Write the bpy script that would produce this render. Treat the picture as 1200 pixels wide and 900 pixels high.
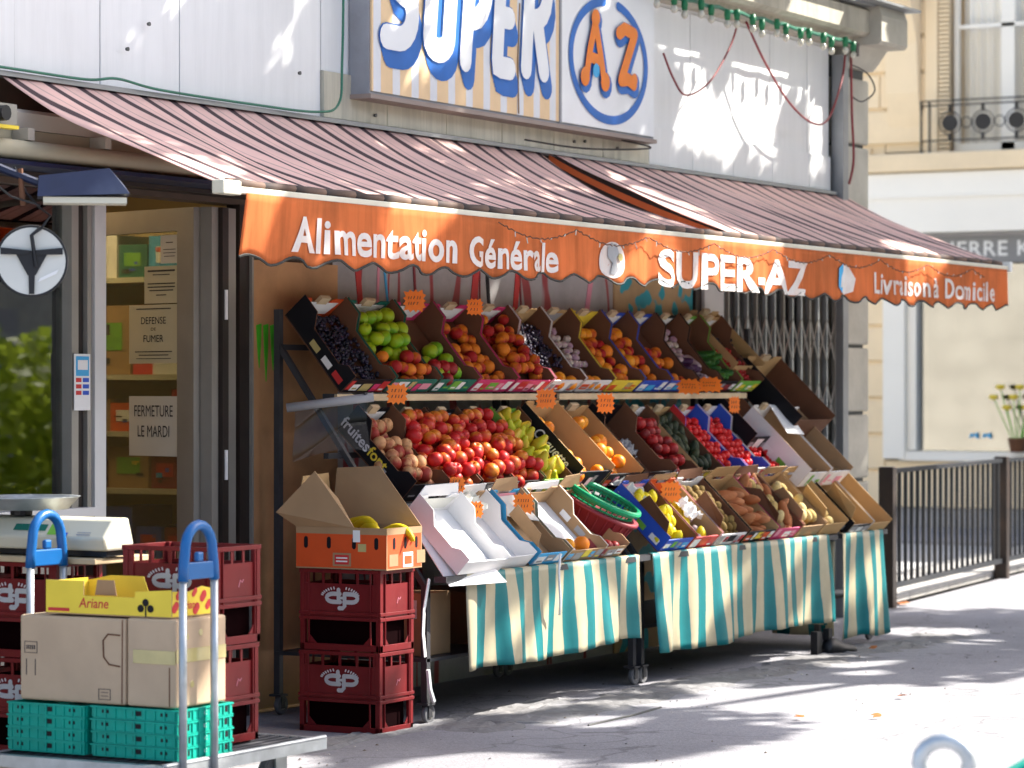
import bpy, math, random
from mathutils import Vector, Matrix
R = math.radians
rnd = random.Random(7)
C = bpy.context.scene.collection
S = bpy.context.scene
for o in list(bpy.data.objects): bpy.data.objects.remove(o)

# ------------------------------------------------------------------ camera, sky, sun, exposure
# World: X runs along the shop front (away to the right), Y into the building, Z up.
YAW = R(29.25)
cam = bpy.data.cameras.new('camera'); co = bpy.data.objects.new('camera', cam); C.objects.link(co)
co.location = (0, 0, 1.45); co.rotation_euler = (R(90), 0, YAW - R(90))
cam.sensor_width = 36; cam.lens = 105; cam.shift_y = 5/1200; cam.clip_start = .3; cam.clip_end = 600
cam.dof.use_dof = True; cam.dof.focus_distance = 12.4; cam.dof.aperture_fstop = 3.8
S.camera = co
SUN = Vector((.85, -.65, .95)).normalized()
el = math.asin(SUN.z); az = math.atan2(SUN.x, SUN.y)
w = bpy.data.worlds.new('World'); S.world = w; w.use_nodes = True
nt = w.node_tree; bg = nt.nodes['Background']
sky = nt.nodes.new('ShaderNodeTexSky'); sky.sky_type = 'NISHITA'; sky.sun_disc = False
sky.sun_elevation = el; sky.sun_rotation = az; sky.air_density = .9; sky.dust_density = 3.0
nt.links.new(sky.outputs[0], bg.inputs[0]); bg.inputs[1].default_value = 0.13
sl = bpy.data.lights.new('sun', 'SUN'); sl.energy = 5.0; sl.angle = R(.5); sl.color = (1, .95, .87)
so = bpy.data.objects.new('sun', sl); C.objects.link(so); so.rotation_euler = SUN.to_track_quat('Z', 'Y').to_euler(); so.location = (10, -10, 30)
S.view_settings.view_transform = 'Standard'; S.view_settings.look = 'None'
S.view_settings.exposure = 1.6; S.view_settings.gamma = 1
S.cycles.max_bounces = 8; S.cycles.transparent_max_bounces = 12; S.cycles.caustics_reflective = False; S.cycles.caustics_refractive = False
S.cycles.sample_clamp_indirect = 4

# ------------------------------------------------------------------ materials
MATS = {}
def mat(name, col, rough=.7, *a_, streak=0, grain=0, **k_):
    m = mat0(name, col, rough, *a_, **k_)
    n = m.node_tree.nodes; l = m.node_tree.links; b = n['Principled BSDF']; src = b.inputs['Base Color'].links[0].from_socket; tc = [q for q in n if q.type == 'TEX_COORD'][0]
    def mul(src, fac, lo):
        mr = n.new('ShaderNodeMapRange'); mr.inputs[1].default_value = .42; mr.inputs[2].default_value = .70; mr.inputs[3].default_value = 1; mr.inputs[4].default_value = lo; l.new(fac, mr.inputs[0])
        x = n.new('ShaderNodeMix'); x.data_type = 'RGBA'; x.blend_type = 'MULTIPLY'; x.inputs[0].default_value = 1; l.new(src, x.inputs[6]); l.new(mr.outputs[0], x.inputs[7]); return x.outputs[2]
    if streak:
        mp = n.new('ShaderNodeMapping'); mp.inputs['Scale'].default_value = (14, 14, .9); l.new(tc.outputs['Object'], mp.inputs[0]); no = n.new('ShaderNodeTexNoise'); no.inputs['Scale'].default_value = 1.3; no.inputs['Detail'].default_value = 7; no.inputs['Roughness'].default_value = .7; l.new(mp.outputs[0], no.inputs['Vector']); src = mul(src, no.outputs[0], 1-streak); l.new(src, b.inputs['Base Color'])
    if grain:
        for sc_, lo in ((140, 1-grain), (38, 1-grain*.5), (.7, 1-grain*.6)):
            no = n.new('ShaderNodeTexNoise'); no.inputs['Scale'].default_value = sc_; no.inputs['Detail'].default_value = 3; l.new(tc.outputs['Object'], no.inputs['Vector']); src = mul(src, no.outputs[0], lo)
        vo = n.new('ShaderNodeTexVoronoi'); vo.feature = 'DISTANCE_TO_EDGE'; vo.inputs['Scale'].default_value = .55; wv = n.new('ShaderNodeTexNoise'); wv.inputs['Scale'].default_value = 2.5; l.new(tc.outputs['Object'], wv.inputs['Vector']); ad = n.new('ShaderNodeVectorMath'); ad.operation = 'ADD'; l.new(tc.outputs['Object'], ad.inputs[0]); l.new(wv.outputs['Color'], ad.inputs[1]); l.new(ad.outputs[0], vo.inputs['Vector'])
        mr = n.new('ShaderNodeMapRange'); mr.inputs[1].default_value = .0; mr.inputs[2].default_value = .012; mr.inputs[3].default_value = .62; mr.inputs[4].default_value = 1; l.new(vo.outputs[0], mr.inputs[0])
        x = n.new('ShaderNodeMix'); x.data_type = 'RGBA'; x.blend_type = 'MULTIPLY'; x.inputs[0].default_value = 1; l.new(src, x.inputs[6]); l.new(mr.outputs[0], x.inputs[7]); l.new(x.outputs[2], b.inputs['Base Color'])
    return m
def mat0(name, col, rough=.7, noise=.12, scale=6, bump=0, metal=0, spec=.4, dirt=None, dirtamt=.0, coord='Object', trans=0, rand=0, detail=4, bscale=None, sss=0):
    if name in MATS: return MATS[name]
    m = bpy.data.materials.new(name); m.use_nodes = True; n = m.node_tree.nodes; l = m.node_tree.links
    b = n['Principled BSDF']; b.inputs['Roughness'].default_value = rough; b.inputs['Metallic'].default_value = metal
    b.inputs['Specular IOR Level'].default_value = spec
    tc = n.new('ShaderNodeTexCoord'); no = n.new('ShaderNodeTexNoise'); no.inputs['Scale'].default_value = scale; no.inputs['Detail'].default_value = detail
    l.new(tc.outputs[coord], no.inputs['Vector'])
    mr = n.new('ShaderNodeMapRange'); mr.inputs[1].default_value = .3; mr.inputs[2].default_value = .7
    mr.inputs[3].default_value = 1 - noise; mr.inputs[4].default_value = 1 + noise
    l.new(no.outputs[0], mr.inputs[0])
    mx = n.new('ShaderNodeMix'); mx.data_type = 'RGBA'; mx.blend_type = 'MULTIPLY'; mx.inputs[0].default_value = 1
    mx.inputs[6].default_value = (*col, 1); l.new(mr.outputs[0], mx.inputs[7]); out = mx.outputs[2]
    if dirtamt:
        n2 = n.new('ShaderNodeTexNoise'); n2.inputs['Scale'].default_value = scale*.35; n2.inputs['Detail'].default_value = 8; n2.inputs['Roughness'].default_value = .65
        l.new(tc.outputs[coord], n2.inputs['Vector'])
        r2 = n.new('ShaderNodeMapRange'); r2.inputs[1].default_value = .48; r2.inputs[2].default_value = .72; r2.inputs[4].default_value = dirtamt
        l.new(n2.outputs[0], r2.inputs[0])
        m2 = n.new('ShaderNodeMix'); m2.data_type = 'RGBA'; l.new(r2.outputs[0], m2.inputs[0]); l.new(out, m2.inputs[6]); m2.inputs[7].default_value = (*(dirt or (.1, .08, .06)), 1); out = m2.outputs[2]
    if rand:
        oi = n.new('ShaderNodeObjectInfo'); hv = n.new('ShaderNodeHueSaturation')
        a = n.new('ShaderNodeMapRange'); a.inputs[3].default_value = 1 - rand; a.inputs[4].default_value = 1 + rand; l.new(oi.outputs['Random'], a.inputs[0]); l.new(a.outputs[0], hv.inputs['Value'])
        l.new(out, hv.inputs['Color']); out = hv.outputs[0]
    l.new(out, b.inputs['Base Color'])
    if bump:
        bp = n.new('ShaderNodeBump'); bp.inputs['Strength'].default_value = bump; bp.inputs['Distance'].default_value = .01
        nb = n.new('ShaderNodeTexNoise'); nb.inputs['Scale'].default_value = bscale or scale*4; nb.inputs['Detail'].default_value = 6; l.new(tc.outputs[coord], nb.inputs['Vector'])
        l.new(nb.outputs[0], bp.inputs['Height']); l.new(bp.outputs[0], b.inputs['Normal'])
    if trans:
        tr = n.new('ShaderNodeBsdfTranslucent'); l.new(out, tr.inputs[0]); ms = n.new('ShaderNodeMixShader'); ms.inputs[0].default_value = trans
        l.new(b.outputs[0], ms.inputs[1]); l.new(tr.outputs[0], ms.inputs[2]); l.new(ms.outputs[0], n['Material Output'].inputs[0])
    MATS[name] = m; return m

def glass(name, refl=.5, tint=(1, 1, 1), base=.06):
    m = bpy.data.materials.new(name); m.use_nodes = True; n = m.node_tree.nodes; l = m.node_tree.links
    n.remove(n['Principled BSDF']); t = n.new('ShaderNodeBsdfTransparent'); t.inputs[0].default_value = (*tint, 1)
    g = n.new('ShaderNodeBsdfGlossy'); g.inputs['Roughness'].default_value = .01; f = n.new('ShaderNodeFresnel'); f.inputs[0].default_value = 1.5
    a = n.new('ShaderNodeMath'); a.operation = 'MULTIPLY_ADD'; a.inputs[1].default_value = refl; a.inputs[2].default_value = base; a.use_clamp = True; l.new(f.outputs[0], a.inputs[0])
    ms = n.new('ShaderNodeMixShader'); l.new(a.outputs[0], ms.inputs[0]); l.new(t.outputs[0], ms.inputs[1]); l.new(g.outputs[0], ms.inputs[2]); l.new(ms.outputs[0], n['Material Output'].inputs[0])
    return m

def two_tone(name, ca, cb, fac_nodes, rough=.6, trans=0, spec=.3, dirt=0, bump=0):
    """base colour mixes ca and cb by a factor that fac_nodes(nodes, links, texcoord) returns"""
    m = bpy.data.materials.new(name); m.use_nodes = True; n = m.node_tree.nodes; l = m.node_tree.links
    b = n['Principled BSDF']; b.inputs['Roughness'].default_value = rough; b.inputs['Specular IOR Level'].default_value = spec
    tc = n.new('ShaderNodeTexCoord'); f = fac_nodes(n, l, tc)
    mx = n.new('ShaderNodeMix'); mx.data_type = 'RGBA'; l.new(f, mx.inputs[0]); mx.inputs[6].default_value = (*ca, 1); mx.inputs[7].default_value = (*cb, 1)
    out = mx.outputs[2]
    no = n.new('ShaderNodeTexNoise'); no.inputs['Scale'].default_value = 3; no.inputs['Detail'].default_value = 9; no.inputs['Roughness'].default_value = .65; l.new(tc.outputs['Object'], no.inputs['Vector'])
    mr = n.new('ShaderNodeMapRange'); mr.inputs[1].default_value = .35; mr.inputs[2].default_value = .7; mr.inputs[3].default_value = 1.05; mr.inputs[4].default_value = 1 - dirt
    l.new(no.outputs[0], mr.inputs[0]); mm = n.new('ShaderNodeMix'); mm.data_type = 'RGBA'; mm.blend_type = 'MULTIPLY'; mm.inputs[0].default_value = 1
    l.new(out, mm.inputs[6]); l.new(mr.outputs[0], mm.inputs[7]); out = mm.outputs[2]; l.new(out, b.inputs['Base Color'])
    if bump:
        bp = n.new('ShaderNodeBump'); bp.inputs['Strength'].default_value = bump; bp.inputs['Distance'].default_value = .02; l.new(no.outputs[0], bp.inputs['Height']); l.new(bp.outputs[0], b.inputs['Normal'])
    if trans:
        tr = n.new('ShaderNodeBsdfTranslucent'); l.new(out, tr.inputs[0]); ms = n.new('ShaderNodeMixShader'); ms.inputs[0].default_value = trans
        l.new(b.outputs[0], ms.inputs[1]); l.new(tr.outputs[0], ms.inputs[2]); l.new(ms.outputs[0], n['Material Output'].inputs[0])
    MATS[name] = m; return m

def ramp_on(n, l, src, stops, interp='CONSTANT'):
    r = n.new('ShaderNodeValToRGB'); r.color_ramp.interpolation = interp; e = r.color_ramp.elements
    while len(e) > 1: e.remove(e[-1])
    e[0].position = stops[0][0]; e[0].color = (*([stops[0][1]]*3), 1)
    for p, v in stops[1:]: q = e.new(p); q.color = (v, v, v, 1)
    l.new(src, r.inputs[0]); return r.outputs[0]
def frac_of(axis, pitch, off=0, warp=0, wscale=3):
    def f(n, l, tc):
        sx = n.new('ShaderNodeSeparateXYZ'); l.new(tc.outputs['Object'], sx.inputs[0]); src = sx.outputs[axis]
        if warp:
            no = n.new('ShaderNodeTexNoise'); no.inputs['Scale'].default_value = wscale; l.new(tc.outputs['Object'], no.inputs['Vector'])
            w_ = n.new('ShaderNodeMath'); w_.operation = 'MULTIPLY_ADD'; w_.inputs[1].default_value = warp; l.new(no.outputs[0], w_.inputs[0]); l.new(src, w_.inputs[2]); src = w_.outputs[0]
        d = n.new('ShaderNodeMath'); d.operation = 'MULTIPLY_ADD'; d.inputs[1].default_value = 1/pitch; d.inputs[2].default_value = off; l.new(src, d.inputs[0])
        fr = n.new('ShaderNodeMath'); fr.operation = 'FRACT'; l.new(d.outputs[0], fr.inputs[0]); return fr.outputs[0]
    return f

CREAM_WHITE = (.72, .72, .70)
M = dict(
 pavement=mat('pavement_asphalt', (.345, .34, .365), .85, .10, 1.2, .5, grain=.30, dirt=(.22, .22, .23), dirtamt=.5, bscale=60),
 street=mat('street_asphalt', (.46, .455, .45), .85, .1, .8, .4, dirt=(.25, .25, .25), dirtamt=.5, bscale=50),
 kerb=mat('kerb_granite', (.50, .48, .45), .8, .12, 5, .4, dirt=(.3, .28, .26), dirtamt=.5),
 concrete=mat('rough_concrete', (.20, .197, .20), .95, .2, 5, 1.0, dirt=(.18, .17, .16), dirtamt=.7, bscale=25),
 wpanel=mat('white_metal_panel', (.80, .80, .79), .35, .04, 1.5, dirt=(.35, .33, .28), dirtamt=.12, streak=.07),
 cpanel=mat('cream_metal_panel', (.62, .58, .46), .45, .06, 2, dirt=(.3, .26, .18), dirtamt=.4, streak=.3),
 joint=mat('dark_joint', (.12, .12, .11), .9),
 stone=mat('grey_limestone', (.47, .44, .37), .9, .12, 4, .5, dirt=(.22, .2, .16), dirtamt=.45),
 cornice=mat('cornice_stone', (.50, .46, .37), .85, .1, 3, .4, streak=.3, dirt=(.2, .18, .13), dirtamt=.5),
 zinc=mat('zinc_flashing', (.30, .31, .32), .45, .1, 5, metal=.6),
 bgstone=mat('cream_limestone', (.90, .73, .49), .9, .05, 1.5, .2, dirt=(.5, .42, .3), dirtamt=.35),
 bggrey=mat('grey_plinth_stone', (.36, .35, .35), .9, .08, 2, .2),
 bgwhite=mat('white_shopfront_paint', (.90, .87, .79), .5, .03, 1),
 bgsign=mat('grey_fascia', (.22, .22, .22), .6, .05, 2),
 iron=mat('black_iron', (.02, .02, .022), .45, .2, 8, metal=.3),
 fence=mat('fence_black_paint', (.010, .013, .018), .55, .2, 6, dirt=(.12, .1, .08), dirtamt=.2),
 rust=mat('fence_brown_post', (.016, .010, .008), .6, .3, 9, dirt=(.12, .06, .03), dirtamt=.3),
 alu=mat('brushed_aluminium', (.30, .285, .25), .45, .08, 5, metal=.3, dirt=(.2, .18, .15), dirtamt=.3),
 whiteframe=mat('white_frame_paint', (.62, .62, .60), .45, .04, 3, dirt=(.35, .33, .3), dirtamt=.3),
 darkframe=mat('dark_bronze_frame', (.022, .015, .012), .5, .2, 6),
 wood=mat('brown_plywood', (.50, .27, .12), .65, .22, 3.0, .15, dirt=(.09, .045, .02), dirtamt=.55),
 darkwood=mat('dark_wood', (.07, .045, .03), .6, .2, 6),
 plank=mat('pale_timber', (.52, .40, .24), .7, .15, 9),
 greybox=mat('beige_cassette', (.42, .38, .31), .5, .06, 3, dirt=(.2, .17, .13), dirtamt=.4),
 tubeb=mat('cream_roller_cover', (.40, .36, .25), .5, .08, 3, dirt=(.2, .17, .1), dirtamt=.4),
 navy=mat('navy_lamp_enamel', (.004, .009, .035), .45, .2, 6, dirt=(.08, .1, .15), dirtamt=.3),
 black=mat('black_plastic', (.008, .008, .010), .5, .2, 8),
 rubber=mat('grey_rubber', (.12, .12, .125), .8, .1, 8),
 steel=mat('zinc_plated_steel', (.46, .49, .50), .4, .15, 12, metal=.6, dirt=(.18, .18, .17), dirtamt=.5),
 darksteel=mat('dark_rack_steel', (.05, .05, .055), .5, .2, 8, metal=.3),
 blueplastic=mat('blue_plastic', (.006, .10, .30), .35, .08, 10),
 green=mat('teal_plastic', (.0, .33, .24), .5, .14, 12, spec=.25, dirt=(.05, .25, .2), dirtamt=.3),
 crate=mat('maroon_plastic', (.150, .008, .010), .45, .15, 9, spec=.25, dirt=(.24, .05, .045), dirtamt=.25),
 crate_shade=mat('maroon_inside_shade', (.006, .0012, .0016), .95, .1, 9, spec=.02),  # near-black maroon, shade of the crate inside put into the colour
 white=mat('white_print', (.78, .78, .76), .6, .04, 10),
 card=mat('brown_cardboard', (.36, .225, .115), .85, .06, 8, .35, bscale=7, dirt=(.3, .2, .11), dirtamt=.35),
 cardD=mat('dark_brown_cardboard', (.13, .055, .026), .85, .1, 10),
 tan=mat('tan_cardboard', (.46, .29, .125), .85, .06, 8),
 cardW=mat('white_cardboard', (.74, .73, .72), .7, .04, 8, dirt=(.6, .55, .48), dirtamt=.3),
 tape=mat('yellow_tape', (.48, .40, .16), .2, .12, 12, spec=.8),
 yel=mat('yellow_print', (.80, .60, .05), .55, .05, 9),
 org=mat('orange_print', (.62, .075, .010), .6, .05, 9),
 red=mat('red_print', (.55, .03, .03), .5, .05, 9),
 dred=mat('dark_red_print', (.22, .02, .03), .5, .05, 9),
 pink=mat('pink_print', (.62, .04, .16), .55, .05, 9),
 lpink=mat('pale_pink_print', (.75, .30, .38), .55, .05, 9),
 blue=mat('blue_print', (.02, .08, .48), .5, .05, 9),
 sky=mat('light_blue_print', (.05, .38, .70), .5, .05, 9),
 teal=mat('teal_print', (.01, .14, .10), .55, .05, 9),
 lgreen=mat('leaf_green_print', (.16, .42, .05), .55, .05, 9),
 blk=mat('black_print', (.007, .007, .010), .5, .1, 9, spec=.2),
 grey=mat('grey_print', (.30, .30, .31), .6, .05, 9),
 tagor=mat('fluorescent_orange_card', (1.0, .23, .02), .6, .03, 9, rand=.12),
 ink=mat('dark_ink', (.03, .03, .035), .7),
 cream=mat('cream_enamel', (.58, .55, .43), .4, .04, 3, dirt=(.45, .42, .33), dirtamt=.3),
 paper=mat('yellowed_paper', (.52, .50, .36), .8, .04, 5),
 paperw=mat('white_paper', (.60, .60, .55), .8, .04, 5),
 signw=mat('sign_white', (.80, .81, .82), .4, .03, 2, dirt=(.45, .42, .36), dirtamt=.25),
 signblue=mat('sign_blue', (.015, .13, .46), .45, .1, 8),
 signor=mat('sign_orange', (.78, .20, .015), .45, .08, 8),
 signret=mat('sign_return', (.30, .31, .34), .5, .08, 4, dirt=(.12, .11, .1), dirtamt=.5),
 signbot=mat('sign_soffit', (.30, .24, .21), .6, .08, 4),
 cord=mat('red_cable_rubber', (.22, .02, .025), .5),
 gcord=mat('green_cable_rubber', (.03, .16, .10), .5),
 kraft=mat('pale_kraft_carton', (.50, .37, .245), .85, .07, 5, .4, bscale=9, dirt=(.34, .23, .14), dirtamt=.4), logow=mat('white_logo_ink', (.92, .92, .90), .6, .03, 10), claw=mat('neon_green_sticker', (.06, .42, .02), .5), bgreen=mat('basket_green_plastic', (.0, .28, .11), .4), socket=mat('green_socket_plastic', (.01, .16, .06), .45),
 bulb=mat('frosted_bulb', (.55, .52, .42), .2, .05, 8, spec=.6),
 barcream=mat('cream_bar_enamel', (.66, .62, .50), .4, .05, 5, dirt=(.25, .22, .15), dirtamt=.35),
 piping=mat('dark_green_piping', (.03, .03, .025), .7),
 valance=mat('orange_awning_canvas', (.80, .23, .075), .85, .10, 3, .15, spec=.1, trans=.35, dirt=(.36, .12, .05), dirtamt=.55, detail=8, streak=.35),
 letters=mat('white_letter_paint', (.80, .75, .70), .8, .08, 12, dirt=(.62, .34, .22), dirtamt=.5, trans=.2),
 hem=mat('orange_hem', (.62, .12, .03), .8, .1, 6),
 rolled=two_tone('rolled_canvas', (.035, .03, .032), (.24, .15, .11), frac_of(0, .215, .2), .8, dirt=.5),
 dbrown=mat('dark_brown_transom', (.10, .08, .06), .8, .15, 6),  # even dark brown for the transom
 room=mat('shop_interior_wall', (.42, .34, .20), .8, .08, 2),
 leaf=mat('plane_leaf', (.10, .16, .035), .6, .2, 3, trans=.35),
 leafd=mat('hedge_leaf', (.40, .50, .05), .6, .3, 1.2, trans=.5),
 bark=mat('plane_bark', (.13, .10, .075), .9, .25, 4, .8),
 dryleaf=mat('dry_leaf', (.45, .15, .04), .8, .15, 9),
 poly=mat('clear_polythene_bits', (.5, .5, .52), .25, .1, 12, spec=.8),
)
M['awning'] = two_tone('striped_awning_canvas', (.88, .60, .53), (.055, .03, .04),
    lambda n, l, tc: ramp_on(n, l, frac_of(0, .215, .35, .02, 2.5)(n, l, tc), [(0, 0), (.07, .35), (.10, .97), (.33, .35), (.36, 0), (.60, .30), (.67, 0)]), .75, trans=.26, dirt=.16, bump=.1)
M['tealstripe'] = two_tone('teal_cream_oilcloth', (.54, .47, .31), (.0, .19, .20),
    lambda n, l, tc: ramp_on(n, l, frac_of(0, .163, .0, .03, 5)(n, l, tc), [(0, 0), (.52, 1)]), .45, trans=.15, dirt=.25, bump=.15, spec=.5)
M['tealstripe_y'] = two_tone('teal_cream_oilcloth_side', (.54, .47, .31), (.0, .19, .20),
    lambda n, l, tc: ramp_on(n, l, frac_of(1, .20, .1, .03, 5)(n, l, tc), [(0, 0), (.52, 1)]), .45, trans=.15, dirt=.25, bump=.15, spec=.5)
M['signray'] = two_tone('sign_peach_rays', (.70, .71, .74), (.78, .56, .33),
    lambda n, l, tc: ramp_on(n, l, frac_of(0, .172, .0)(n, l, tc), [(0, 0), (.38, 1)]), .45, dirt=.08)
def graff(n, l, tc):
    mp = n.new('ShaderNodeMapping'); mp.inputs['Scale'].default_value = (5.5, 5, 1.1); mp.inputs['Rotation'].default_value = (0, R(14), 0); l.new(tc.outputs['Object'], mp.inputs[0])
    no = n.new('ShaderNodeTexNoise'); no.inputs['Scale'].default_value = 1; no.inputs['Detail'].default_value = 1; l.new(mp.outputs[0], no.inputs['Vector'])
    return ramp_on(n, l, no.outputs[0], [(0, 0), (.56, 0), (.575, .9), (.62, .9), (.64, 0)], 'LINEAR')
M['marble'] = two_tone('marble_with_red_paint', (.44, .43, .42), (.38, .02, .03), graff, .4, dirt=.35)
def graff2(n, l, tc):
    no = n.new('ShaderNodeTexNoise'); no.inputs['Scale'].default_value = 7; no.inputs['Detail'].default_value = 1; l.new(tc.outputs['Object'], no.inputs['Vector'])
    return ramp_on(n, l, no.outputs[0], [(0, 0), (.54, 0), (.57, 1)], 'LINEAR')
M['mural'] = two_tone('orange_blue_mural', (.50, .34, .17), (.03, .38, .46), graff2, .6, dirt=.3)
M['glass'] = glass('shop_glass', .9, (.80, .85, .80), .10)
M['doorglass'] = glass('door_glass', .6, (.85, .9, .85), .02)
M['clearglass'] = glass('clear_window_glass', .4, (.97, .97, .97), .02)
M['bgglass'] = glass('mirror_like_shop_glass', .9, (.45, .5, .5), .36)
M['bgglass'].node_tree.nodes['Glossy BSDF'].inputs['Roughness'].default_value = .07
M['bag'] = glass('polythene', .2, (.66, .66, .70), .015)
def fruitmat(name, ca, cb, scale=6, rough=.35, sp=.5, lo=.4, hi=.6):
    sat = lambda q: tuple(max(.012, (.82*(max(q)+(c-max(q))*1.14))) for c in q); ca = sat(ca); cb = sat(cb); sp = .25; rough = max(rough, .42)
    m = bpy.data.materials.new(name); m.use_nodes = True; n = m.node_tree.nodes; l = m.node_tree.links; b = n['Principled BSDF']
    b.inputs['Roughness'].default_value = rough; b.inputs['Specular IOR Level'].default_value = sp
    tc = n.new('ShaderNodeTexCoord'); oi = n.new('ShaderNodeObjectInfo'); ad = n.new('ShaderNodeVectorMath'); ad.operation = 'ADD'
    ml = n.new('ShaderNodeMath'); ml.operation = 'MULTIPLY'; ml.inputs[1].default_value = 37; l.new(oi.outputs['Random'], ml.inputs[0])
    l.new(tc.outputs['Object'], ad.inputs[0]); l.new(ml.outputs[0], ad.inputs[1])
    no = n.new('ShaderNodeTexNoise'); no.inputs['Scale'].default_value = scale*3; no.inputs['Detail'].default_value = 4; l.new(ad.outputs[0], no.inputs['Vector'])
    r_ = n.new('ShaderNodeMath'); r_.operation = 'MULTIPLY_ADD'; r_.inputs[1].default_value = .3; r_.inputs[2].default_value = -.15; l.new(oi.outputs['Random'], r_.inputs[0])
    s_ = n.new('ShaderNodeMath'); s_.operation = 'ADD'; l.new(no.outputs[0], s_.inputs[0]); l.new(r_.outputs[0], s_.inputs[1])
    sz_ = n.new('ShaderNodeSeparateXYZ'); l.new(tc.outputs['Object'], sz_.inputs[0]); s2 = n.new('ShaderNodeMath'); s2.operation = 'MULTIPLY_ADD'; s2.inputs[1].default_value = 4.0 if 'apple' in name or 'peach' in name else 0; l.new(sz_.outputs[2], s2.inputs[0]); l.new(s_.outputs[0], s2.inputs[2]); s_ = s2
    mr = n.new('ShaderNodeMapRange'); mr.inputs[1].default_value = lo; mr.inputs[2].default_value = hi; l.new(s_.outputs[0], mr.inputs[0])
    mx = n.new('ShaderNodeMix'); mx.data_type = 'RGBA'; l.new(mr.outputs[0], mx.inputs[0]); mx.inputs[6].default_value = (*ca, 1); mx.inputs[7].default_value = (*cb, 1)
    l.new(mx.outputs[2], b.inputs['Base Color']); MATS[name] = m; return m
FM = dict(
 apple=fruitmat('red_apple_skin', (.50, .018, .025), (.80, .38, .12), 5, lo=.52, hi=.92), gapple=fruitmat('green_apple_skin', (.20, .42, .03), (.42, .55, .08), 4),
 pear=fruitmat('pear_skin', (.50, .52, .06), (.62, .42, .10), 5), orange=fruitmat('orange_skin', (.88, .32, .01), (.90, .42, .02), 6, .4),
 peach=fruitmat('peach_skin', (.42, .05, .03), (.80, .30, .06), 4, .6), plum=fruitmat('dark_apple_skin', (.20, .01, .02), (.38, .03, .05), 5),
 grape=fruitmat('black_grape_skin', (.012, .012, .025), (.04, .03, .06), 8, .35), tomato=fruitmat('tomato_skin', (.60, .03, .01), (.72, .09, .02), 4, .25),
 kiwi=fruitmat('kiwi_skin', (.20, .13, .05), (.30, .21, .09), 8, .8), potato=fruitmat('potato_skin', (.60, .44, .20), (.70, .56, .30), 6, .8),
 sweet=fruitmat('sweet_potato_skin', (.42, .17, .09), (.52, .25, .14), 6, .7), lemon=fruitmat('lemon_skin', (.85, .68, .04), (.88, .75, .10), 6, .4),
 banana=fruitmat('banana_skin', (.82, .60, .03), (.75, .58, .06), 6, .5), garlic=fruitmat('garlic_skin', (.66, .60, .52), (.45, .30, .38), 7, .7),
 onion=fruitmat('onion_skin', (.62, .38, .16), (.70, .50, .28), 6, .5), avocado=fruitmat('avocado_skin', (.02, .03, .015), (.04, .05, .02), 9, .6),
 brownpear=fruitmat('russet_peach_skin', (.30, .06, .05), (.62, .36, .20), 5, .55), cherry=fruitmat('cherry_skin', (.30, .01, .02), (.55, .03, .03), 9, .25),
 aub=fruitmat('aubergine_skin', (.06, .01, .06), (.60, .5, .5), 4, .3), greenveg=fruitmat('courgette_skin', (.02, .09, .02), (.06, .16, .03), 8, .5))

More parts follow.
